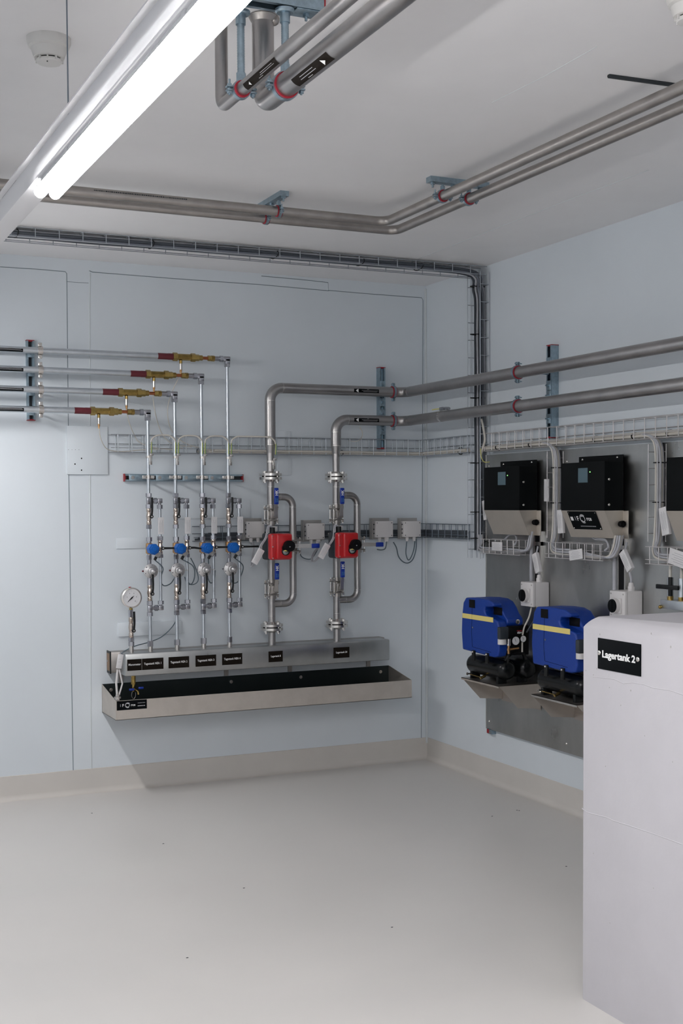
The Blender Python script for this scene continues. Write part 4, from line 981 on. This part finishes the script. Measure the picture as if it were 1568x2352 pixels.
UY = [-.952, -1.687, -2.489]
unit(UY[0], 'black control unit nearest the corner, with a small blue display')
unit(UY[1], 'middle black control unit with the ring logo plate below its display', True)
unit(UY[2], 'black control unit cut off by the right edge of the picture')
# upright small trays and baskets under each unit
def tower(y0, y1, label):
    wtray((-.034, y0, 1.42), Z, 1.865-1.42, -Y, y0-y1, -X, .050, 'wire_light', label, step=.0745, top=False, name='upright_tray', mid=False, front=False)
ya = [w(1256,1100,.084).y, w(1488,1100,.084).y]; yb2 = [w(1292,1100,.036).y, w(1528,1100,.036).y]
tower(ya[0]+.00, yb2[0], 'small upright wire tray between the first and second control unit')
tower(ya[1], yb2[1], 'small upright wire tray left of the cut off control unit')
BK = [(w(1106,1270,.10).y, w(1196,1275,.10).y, 1.322), (w(1253,1280,.13).y, w(1386,1292,.13).y, 1.322), (w(1483,1290,.13).y, -3.0, 1.322)]
names = ['wire basket under the first control unit', 'wire basket under the middle control unit, holding a white card', 'wire basket under the control unit at the right edge']
for k, (p, q, z) in enumerate(BK):
    if k == 0: p = -.83
    wtray((-.034, p, z), -Y, p-q, Z, .078, -X, .10 if k else .075, 'wire_light', names[k], step=.062, top=False, name='wire_basket', mid=True)
def loopset(k, y0, yend, label):
    """grey cables down the tower, round the basket and up into the unit"""
    ps = []
    for j in range(9):
        x = -.042-.012*(j % 3); dy = -.0065*j
        ps.append([(x-.004, y0+.07+dy*.3, 1.912), (x-.002, y0+.01+dy*.5, 1.895), (x, y0-.018+dy*.8, 1.83), (x, y0-.022+dy*.8, 1.60), (x-.004, y0-.02+dy*.8, 1.45), (x-.03, y0-.045+dy*.6, 1.362+.004*j), (x-.05, y0-.13, 1.336+.004*j), (x-.055, (y0+yend)/2, 1.332+.004*j), (x-.05, yend+.07-.004*j, 1.338), (x-.045, yend+.022-.006*j, 1.375), (x-.04, yend+.002-.006*j, 1.445)])
    bundle('cable_bundle', label, ps, .0055, ['cable_grey', 'cable_grey', 'cable_white', 'cable_grey', 'cable_grey'], [((-.05, y0-.045, 1.78), Z, .022, .036), ((-.05, y0-.04, 1.60), Z, .022, .036)])
loopset(1, ya[0], UY[1]-.36, 'grey cables curving through the basket of the middle control unit')
loopset(2, ya[1], -2.86, 'grey and cream cables curving through the rightmost basket')
ps = []
for j in range(6):
    x = -.035-.008*(j % 3); dy = -.009*j
    ps.append([(x, -.70+dy, 1.42), (x-.01, -.72+dy, 1.38), (x-.03, -.77+dy*.5, 1.332+.004*j), (x-.045, -.95, 1.332+.004*j), (x-.045, -1.15, 1.331+.004*j), (x-.04, -1.25-.006*j, 1.352), (x-.035, -1.275-.006*j, 1.41), (x-.03, -1.28-.006*j, 1.45)])
bundle('cable_bundle', 'grey cables curving through the basket of the first control unit', ps, .0055, ['cable_grey', 'cable_white', 'cable_grey'], [((-.055, -.80, 1.365), Y, .02, .02)])
bundle('cable_bundle', 'grey coil of spare cable in the first basket', [[(-.07, -1.02, 1.40), (-.065, -1.06, 1.425), (-.065, -1.12, 1.425), (-.07, -1.14, 1.395), (-.08, -1.13, 1.37)]], .005, 'cable_grey')
bundle('cable_bundle', 'grey coil of spare cable in the middle basket', [[(-.08, -1.80, 1.47), (-.075, -1.84, 1.425), (-.075, -1.90, 1.42), (-.08, -1.95, 1.415), (-.085, -1.97, 1.385), (-.09, -1.95, 1.37)], [(-.09, -1.82, 1.44), (-.085, -1.88, 1.43), (-.085, -1.95, 1.42), (-.09, -1.98, 1.39), (-.095, -1.96, 1.37)]], .005, 'cable_grey')
# white labels, cards and tags on the right wall
def wtag(c, size, rotx, label, group='white tags on the right wall', roty=0, name='label_tag'):
    c = V(c); t = thing(name, label, 'tag', tuple(c), group)
    M = Matrix.Rotation(math.radians(rotx), 4, 'X') @ Matrix.Rotation(math.radians(roty), 4, 'Z')
    MB().box(c, size, .002, M=M).build('card', 'paper', t)
    m_ = MB(); R3 = M.to_3x3(); n = 5
    vertical = size[2] > size[1]
    for k in range(n):
        f = (k+.5)/n-.5
        off = V((-size[0]/2-.0004, f*size[1]*.7, 0)) if vertical else V((-size[0]/2-.0004, 0, f*size[2]*.7))
        sz = (.0005, size[1]*.03, size[2]*(.7 if k % 2 else .55)) if vertical else (.0005, size[1]*(.7 if k % 2 else .5), size[2]*.03)
        m_.box(c+R3 @ off, sz, M=M)
    m_.build('lettering', 'ink_grey', t); return t
wtag(w(1141,1255,.125), (.004,.105,.048), 0, 'white paper card in the first wire basket')
wtag(w(1322,1274,.14), (.004,.11,.05), -8, 'white paper card leaning in the middle wire basket')
wtag(w(1560,1284,.14), (.006,.14,.07), 12, 'folded white card in the wire basket at the right edge')
wtag(w(1255,1126,.07), (.008,.040,.115), 0, 'upright white tag on the small tray between first and second control unit')
wtag(w(1288,1198,.12), (.016,.045,.118), -4, 'white boxed tag beside the logo plate of the middle unit')
wtag(w(1527,1197,.12), (.016,.050,.125), -12, 'white boxed tag left of the rightmost lower cover')
wtag(w(1112,1172,.08), (.006,.03,.11), -10, 'narrow white tag at the left edge of the first control unit')
for k, (px, py) in enumerate(((1233,1293), (1439,1288))):
    ang = (-20, -36)[k]
    wtag(w(px, py, .09), (.020,.042,.105), ang, 'tilted white tag above the %s white switch box' % ('first' if k == 0 else 'second'), 'tilted tags above the switch boxes')
# conduits and switch boxes
def switch(y0, label, dzt=0.0):
    x0, x1 = -.032, -.135; y1 = y0-.116; z0, z1 = 1.058, 1.186
    t = thing('switch_box', label, 'switch', (-.09, (y0+y1)/2, z0), 'white rotary switch boxes')
    MB().bb(x1+.018, x0, y1, y0, z0, z1, .005).build('housing', 'white_plastic', t)
    MB().bb(x1, x1+.020, y1-.001, y0+.001, z0, z1, .005).build('cover', 'white_plastic', t)
    yc, zc = (y0+y1)/2, (z0+z1)/2-.005
    MB().box((x1-.003,yc,zc), (.008,.072,.072), .003).build('escutcheon', 'white_plastic', t)
    MB().cyl((x1-.006,yc,zc), (x1-.026,yc,zc), .035, n=40).build('dial_ring', 'white_plastic', t)
    MB().cyl((x1-.026,yc,zc), (x1-.030,yc,zc), .0315, n=40).build('knob', 'black_cabinet', t)
    MB().box((x1-.032,yc,zc), (.004,.008,.05), .002).build('knob_ridge', 'black_cabinet', t)
    m_ = MB()
    for yy in (y0-.012, y1+.012):
        for zz in (z0+.014, z1-.014): m_.cyl((x1,yy,zz), (x1-.001,yy,zz), .004, n=10)
    m_.build('cover_screw', 'grey_box_dark', t)
    for yy, zz, s in ((y1+.03, z1, 1), (y1+.03, z0, -1)):
        MB().cyl((-.075,yy,zz-.002*s), (-.075,yy,zz+.012*s), .016, n=16).hexn((-.075,yy,zz+.012*s), (-.075,yy,zz+.020*s), .0175).cyl((-.075,yy,zz+.020*s), (-.075,yy,zz+.038*s), .0135, .011, n=16).build('cable_gland', 'white_plastic', t)
    return t, V((-.075, y1+.03, z1+.036))
s1, g1 = switch(-1.280, 'white rotary switch box above the first blue compressor')
yS2 = w(1263,1340,.03).y
y2 = w(1476,1400,.03).y+.116
s2, g2 = switch(y2, 'white rotary switch box above the second blue compressor')
for g, p, l in ((g1, w(1236,1300,.09), 'first'), (g2, w(1441,1296,.09), 'second')):
    t = cable([g-Z*.02, g+Z*.02, (g+p)/2+V((0,-.004,.0)), p], .0062, 'cable_grey', 'grey cable between the %s switch box and its tilted tag' % l, group='short cables above the switch boxes')
    cable([p, p+V((0,.02,.05)), p+V((.02,.035,.10))], .005, 'cable_grey', 'grey cable end above the tilted tag of the %s switch box' % l, group='short cables above the switch boxes')
# upright cable ducts between units and switch boxes
for y, l in ((w(1220,1280,.055).y, 'first'), (w(1411,1290,.055).y, 'second')):
    t = thing('cable_duct', 'pale upright cable duct above the %s switch box' % l, 'duct', (-.04, y, 1.25), 'upright cable ducts')
    zb_ = 1.18
    MB().cyl((-.055,y,1.43), (-.055,y,zb_), .010, n=14).build('conduit', 'cable_grey', t)
    MB().bb(-.045, -.030, y-.062, y-.022, zb_, 1.45).build('channel_slot', 'black_matt', t)
    MB().bb(-.048, -.030, y-.074, y-.064, zb_, 1.45).bb(-.048, -.030, y-.022, y-.014, zb_, 1.45).bb(-.050, -.030, y-.074, y-.014, 1.375, 1.395).build('channel', 'steel_bright', t)
# small valve block at the right edge
yv = w(1534,1380,.05).y
t = thing('valve_block', 'aluminium block with brass fittings and black cross handles at the right edge', 'valve', (-.06, yv-.1, 1.12))
MB().bb(-.095, -.032, yv-.30, yv, 1.122, 1.162, .002).build('block', 'aluminium', t)
MB().sphere((-.098, yv-.004, 1.128), .009, 12).build('plug', 'brass', t)
for k in range(3):
    y = yv-.045-.075*k
    MB().cyl((-.075,y,1.162), (-.075,y,1.180), .014, n=16).build('brass_fitting', 'brass', t)
    MB().cyl((-.075,y,1.178), (-.075,y,1.262), .014, n=14).build('valve_body', 'aluminium', t)
MB().tube(smooth([(-.075,yv-.045,1.255),(-.075,yv-.045,1.31),(-.075,yv-.055,1.345),(-.075,yv-.0825,1.362),(-.075,yv-.11,1.345),(-.075,yv-.12,1.31),(-.075,yv-.12,1.255)]), .0075, n=12).build('bent_hose', 'off_white', t)
MB().box((-.112,yv-.07,1.222), (.012,.15,.020), .003).box((-.108,yv-.085,1.225), (.012,.020,.085), .003).cyl((-.11,yv-.085,1.222), (-.08,yv-.085,1.222), .005, n=10).build('cross_handle', 'black_plastic', t)
# ------------------------------------------------------------------ compressors on shelves
def shelf(y0, label):
    """y0 far end"""
    y1 = y0-.388; zt = .646; xf = -.294
    t = thing('shelf', label, 'shelf', (-.03, (y0+y1)/2, .51), 'steel shelves under the compressors')
    MB().bb(xf, -.030, y1, y0, zt-.003, zt).build('top_plate', 'steel_dull', t)
    MB().bb(xf, xf+.002, y1, y0, zt-.012, zt).build('front_lip', 'steel_bright', t)
    for y in (y1, y0-.002):
        MB().prism([(xf, y, zt), (-.030, y, zt), (-.030, y, .508), (-.175, y, .522)], (0, .002, 0)).build('side_gusset', 'steel_satin', t)
    MB().bb(-.034, -.030, y1, y0, .50, zt).build('back_flange', 'steel_h', t)
    MB().cyl((-.034,y1-.004,.60), (-.05,y1+.02,.60), .006, n=8).build('bolt', 'steel_bright', t)
    return t
def compressor(y0, label, txt=''):
    y1 = y0-.388; g = 'blue compressors on steel shelves'
    t = thing('compressor', label, 'compressor', (-.19, (y0+y1)/2, .647), g)
    def P(yy, zz): return V((0, y0-yy, zz))
    # twin tanks
    for x, l in ((-.225, .383), (-.100, .383)):
        R_ = .054; zc = .722
        pr = [(.004,0),(.030,.004),(.046,.014),(.0525,.028),(R_,.042),(R_,l-.042),(.0525,l-.028),(.046,l-.014),(.030,l-.004),(.004,l)]
        MB().lathe(pr, (x, y0-.003, zc), -Y, 30).build('tank', 'tank_black', t)
    for yy in (.05, .32):
        MB().bb(-.262, -.208, y0-yy-.010, y0-yy+.010, .646, .69, .002).bb(-.137, -.083, y0-yy-.010, y0-yy+.010, .646, .69, .002).build('foot', 'black_plastic', t)
    MB().cyl((-.292,y0-.065,.672), (-.296,y0-.065,.672), .008, n=12).tube([(-.27,y0-.065,.672),(-.296,y0-.065,.672)], .004, n=8).build('foot_bolt', 'steel_bright', t)
    MB().cyl((-.292,y0-.20,.664), (-.262,y0-.20,.676), .008, n=8).tube([(-.29,y0-.09,.672),(-.285,y0-.19,.668)], .0025, n=6).build('drain_valve', 'brass', t)
    MB().tube(smooth([(-.235,y1+.03,.772),(-.215,y1+.02,.805),(-.17,y1+.02,.822),(-.13,y1+.02,.805),(-.110,y1+.03,.772)]), .010, n=10).build('connecting_pipe', 'tank_black', t)
    # housing: front half with the handle notch, rear half behind it
    A = [(.010,.800),(.335,.790),(.372,.800),(.385,.83),(.387,.90),(.385,.950),(.370,.985),(.300,1.000),(.255,1.010),(.238,1.030),(.248,1.050),(.320,1.055),(.335,1.062),(.325,1.076),(.280,1.089),(.16,1.093),(.045,1.087),(.018,1.06),(.004,.99),(-.002,.90)]
    MB().prism([V((-.292, P(a,z).y, z)) for a, z in A], (.055, 0, 0)).build('housing', 'blue_plastic', t, bevel=.008, label='bright blue plastic housing')
    B_ = [(.010,.800),(.30,.792),(.30,.955),(.375,.955),(.386,.970),(.382,.995),(.348,1.020),(.325,1.050),(.29,1.078),(.24,1.091),(.16,1.093),(.045,1.087),(.018,1.06),(.004,.99),(-.002,.90)]
    MB().prism([V((-.240, P(a,z).y, z)) for a, z in B_], (.10, 0, 0)).build('rear_housing', 'blue_plastic', t, bevel=.008)
    MB().bb(-.2412, -.2385, y0-.335, y0-.250, 1.008, 1.050, .002).build('notch_shade', 'black_matt', t)  # black sheet in place of the shade inside the handle notch
    MB().bb(-.2945, -.2915, y0-.145, y0-.085, 1.036, 1.080, .001).build('black_clip', 'black_matt', t)
    MB().bb(-.2932, -.2915, y0-.330, y0-.012, .974, 1.000).build('strip', 'yellow_strip', t, label='yellow type strip')
    MB().tube([(-.2922, y0-.115, 1.04), (-.2922, y0-.112, .97), (-.2922, y0-.108, .90), (-.2922, y0-.118, .825)], .0012, n=6).build('seam', 'black_matt', t)
    MB().tube([(-.2922, y0-.118, .825), (-.2922, y0-.31, .815)], .0010, n=6).build('seam', 'black_matt', t)
    MB().cyl((-.292,y0-.122,.93), (-.294,y0-.122,.93), .005, n=12).build('screw', 'steel_bright', t)
    for yy in (.135, .275):
        MB().bb(-.300, -.290, y0-yy-.014, y0-yy+.014, .752, .808, .002).build('strap', 'black_plastic', t)
        MB().sphere((-.301, y0-yy, .800), .006, 10).build('strap_screw', 'steel_bright', t)
    # machine side that faces the room
    MB().bb(-.235, -.10, y1+.012, y0-.24, .80, .955, .004).build('pump_block', 'black_matt', t)
    MB().bb(-.306, -.252, y1-.032, y1-.002, .893, .957, .006).build('pressure_switch', 'charcoal', t)
    MB().bb(-.248, -.180, y1-.020, y1+.02, .898, .957, .005).build('pump_cover', 'black_matt', t)
    MB().cyl((-.284,y1-.016,.866), (-.284,y1-.016,.893), .0225, n=22).build('filter_cap', 'white_plastic', t)
    MB().cyl((-.246,y1-.02,.893), (-.246,y1-.02,.858), .011, n=14).build('pilot_valve', 'steel_bright', t)
    MB().cyl((-.246,y1-.02,.858), (-.246,y1-.02,.815), .0065, n=12).hexn((-.246,y1-.02,.842), (-.246,y1-.02,.832), .0095).tube([(-.246,y1-.02,.838),(-.185,y1-.02,.842)], .0055, n=8).build('brass_pipe', 'brass_body', t)
    MB().cyl((-.246,y1-.02,.815), (-.246,y1-.01,.765), .005, n=8).build('lower_tube', 'tank_black', t)
    for x, z, r_, nm in ((-.209, .882, .0215, 'large'), (-.163, .890, .0165, 'small')):
        MB().cyl((x,y1-.005,z), (x,y1-.030,z), r_*1.12, n=26).build('gauge_case', 'black_plastic', t)
        o = MB().cyl((x,y1-.030,z), (x,y1-.0315,z), r_, n=26).build('gauge_dial', 'dial', t)
        MB().tube([(x,y1-.0325,z-r_*.2),(x-r_*.35,y1-.0325,z+r_*.65)], .0009, n=5).build('needle', 'black_plastic', o)
    MB().cyl((-.163,y1-.02,.872), (-.163,y1-.02,.82), .0045, n=8).build('air_tube', 'off_white', t)
    MB().bb(-.196, -.166, y1-.0225, y1-.020, .930, .935).build('red_mark', 'red_cap', t)
    text('dürr', .016, (-.181, y1-.0225, .923), FACE_S, 'ink_white', t, bold=.0004)
    MB().lathe([(.009,0),(.013,.001),(.013,.004),(.009,.005)], (-.178,y1+.003,.978), -Y, 22).build('badge', 'steel_bright', t)
    return t
SY_ = [-.932, -1.625]
shelf(SY_[0], 'steel wall shelf under the first blue compressor, fully visible')
shelf(SY_[1], 'steel wall shelf half hidden by the white block')
compressor(SY_[0], 'blue and black compressor nearest the corner, with two small dials')
compressor(SY_[1], 'blue and black compressor partly hidden by the white block')
for k, (y1) in enumerate((SY_[0]-.388,)):
    cable([(-.10,-1.335,1.062), (-.125,-1.345,1.00), (-.15,y1-.02,.95), (-.163,y1-.02,.90)], .0045, 'off_white', 'pale hose from the first switch box down to the compressor dials', name='hose', cat='hose')
    cable([(-.075,-1.366,1.03), (-.10,-1.35,.98), (-.13,-1.33,.92)], .004, 'cable_dark', 'dark hose behind the pale one at the first compressor', name='hose', cat='hose')
# ------------------------------------------------------------------ white block in the foreground
BXF, BYF, BZT = -1.40, -3.603, 1.238
c = .034
t = thing('concrete_block', 'large white painted concrete wall block in the right foreground', 'concrete block', (-.7, -5.5, 0))
r_ = .045
pr = []
for k in range(0, 7):      # far left vertical corner, rounded
    a = k/6*PI/2; pr.append((BXF+r_*(1-math.cos(a))*.25, BYF-r_*(1-math.sin(a))))
bm = bmesh.new()
outer = [(BXF, -8.9), (BXF, BYF-.012), (BXF+.004, BYF-.004), (BXF+.012, BYF), (-.004, BYF), (-.004, -8.9)]
v0 = [bm.verts.new((x, y, 0)) for x, y in outer]; v1 = [bm.verts.new((x, y, BZT-c)) for x, y in outer]
inn = [(BXF+c, -8.9), (BXF+c, BYF-.046), (BXF+c+.004, BYF-.038), (BXF+c+.012, BYF-.034), (-.004, BYF-.034), (-.004, -8.9)]
steps = []
for k in range(1, 6):
    a = k/5*PI/2; f = 1-math.cos(a); h = math.sin(a)
    steps.append([bm.verts.new((ox+(ix-ox)*(.35*f+.65*k/5), oy+(iy-oy)*(.35*f+.65*k/5), BZT-c+c*(.35*h+.65*k/5))) for (ox, oy), (ix, iy) in zip(outer, inn)])
rings = [v0, v1]+steps
for a_, b_2 in zip(rings, rings[1:]):
    for j in range(6): bm.faces.new((a_[j], a_[(j+1) % 6], b_2[(j+1) % 6], b_2[j]))
bm.faces.new(rings[-1]); bm.faces.new(rings[0][::-1])
MB().bm(bm).build('block_body', 'block_paint', t)
pts = [hit(px, py, 0, BXF) for px, py in ((1362,1555),(1375,1556),(1410,1560),(1432,1570),(1452,1568),(1478,1572),(1500,1580),(1540,1586),(1568,1596))]
MB().tube([V((BXF+.0005, p.y, p.z)) for p in pts], .0018, n=6).build('casting_ridge', 'block_paint', t)
pts = [hit(px, py, 0, BXF) for px, py in ((1336,1857),(1348,1866),(1375,1873),(1395,1878),(1408,1885),(1440,1895),(1500,1915),(1568,1940))]
MB().tube([V((BXF+.0005, p.y, p.z)) for p in pts], .0018, n=6).build('casting_ridge', 'block_paint', t)
m_ = MB()
for px, py, s in ((1377,1457,3),(1370,1536,2.5),(1448,1586,3),(1540,1486,4),(1399,1579,2),(1495,1455,3),(1362,1550,2),(1510,1509,2),(1345,1540,2),(1425,1620,2),(1480,1690,2),(1390,1760,2),(1362,1960,2),(1500,2040,2),(1400,2120,2),(1544,1750,2)):
    p = hit(px, py, 0, BXF); m_.sphere((BXF, p.y, p.z), s*.0008, 8, (.3,1,1.3))
m_.build('air_hole', 'grey_box_dark', t)
# sign
S0 = hit(1374, 1464.6, 0, BXF); S1 = hit(1472.3, 1553.8, 0, BXF)
ys0, ys1, zs0, zs1 = S0.y, S1.y, S1.z, S0.z
t = thing('tank_sign', 'black sign reading Lagertank 2 screwed to the white block', 'sign', (BXF, (ys0+ys1)/2, zs0))
MB().bb(BXF-.003, BXF, ys1, ys0, zs0, zs1, .0006).build('plate', 'sign_black', t)
zc = (zs0+zs1)/2; yc = (ys0+ys1)/2
text('Lagertank 2', .030, (BXF-.0034, yc+.001, zc-.001), FACE_W, 'ink_white', t, bold=.0009, xs=1.16)
for y in (ys0-.009, ys1+.012): MB().sphere((BXF-.004, y, zc+.002), .0078, 14, (.5,1,1)).build('screw', 'steel_bright', t)
# printed marking along the straight ceiling pipe
a_ = math.radians(12); nrm_ = V((0, -math.cos(a_), math.sin(a_))); ey_ = nrm_.cross(X)
strokes(PIPE_IN, V((-2.32, IY, PZ))+nrm_*(ri+.0002), .39, .0050, Matrix((X, ey_, nrm_)).transposed(), mt='charcoal')
# floor specks
m_ = MB()
for px, py in ((1130,1875),(1187,1861),(1192,1862),(375,1938),(211,1868),(560,2040),(1300,1990),(430,2200),(900,2130)):
    p = cz(px, py, 0); m_.sphere((p.x, p.y, .0005), .005, 8, (1,.7,.25))
solo(m_, 'floor_specks', 'charcoal', 'tiny dark paint specks scattered on the pale floor', 'specks', kind='stuff')
# ------------------------------------------------------------------ light and look
W = bpy.data.worlds.new('world'); SC.world = W; W.use_nodes = True
W.node_tree.nodes['Background'].inputs[0].default_value = (.6,.7,.8,1); W.node_tree.nodes['Background'].inputs[1].default_value = .02
SC.view_settings.view_transform = 'Standard'; SC.view_settings.look = 'None'; SC.view_settings.gamma = 1; SC.view_settings.use_curve_mapping = False
SC.view_settings.exposure = -1.25
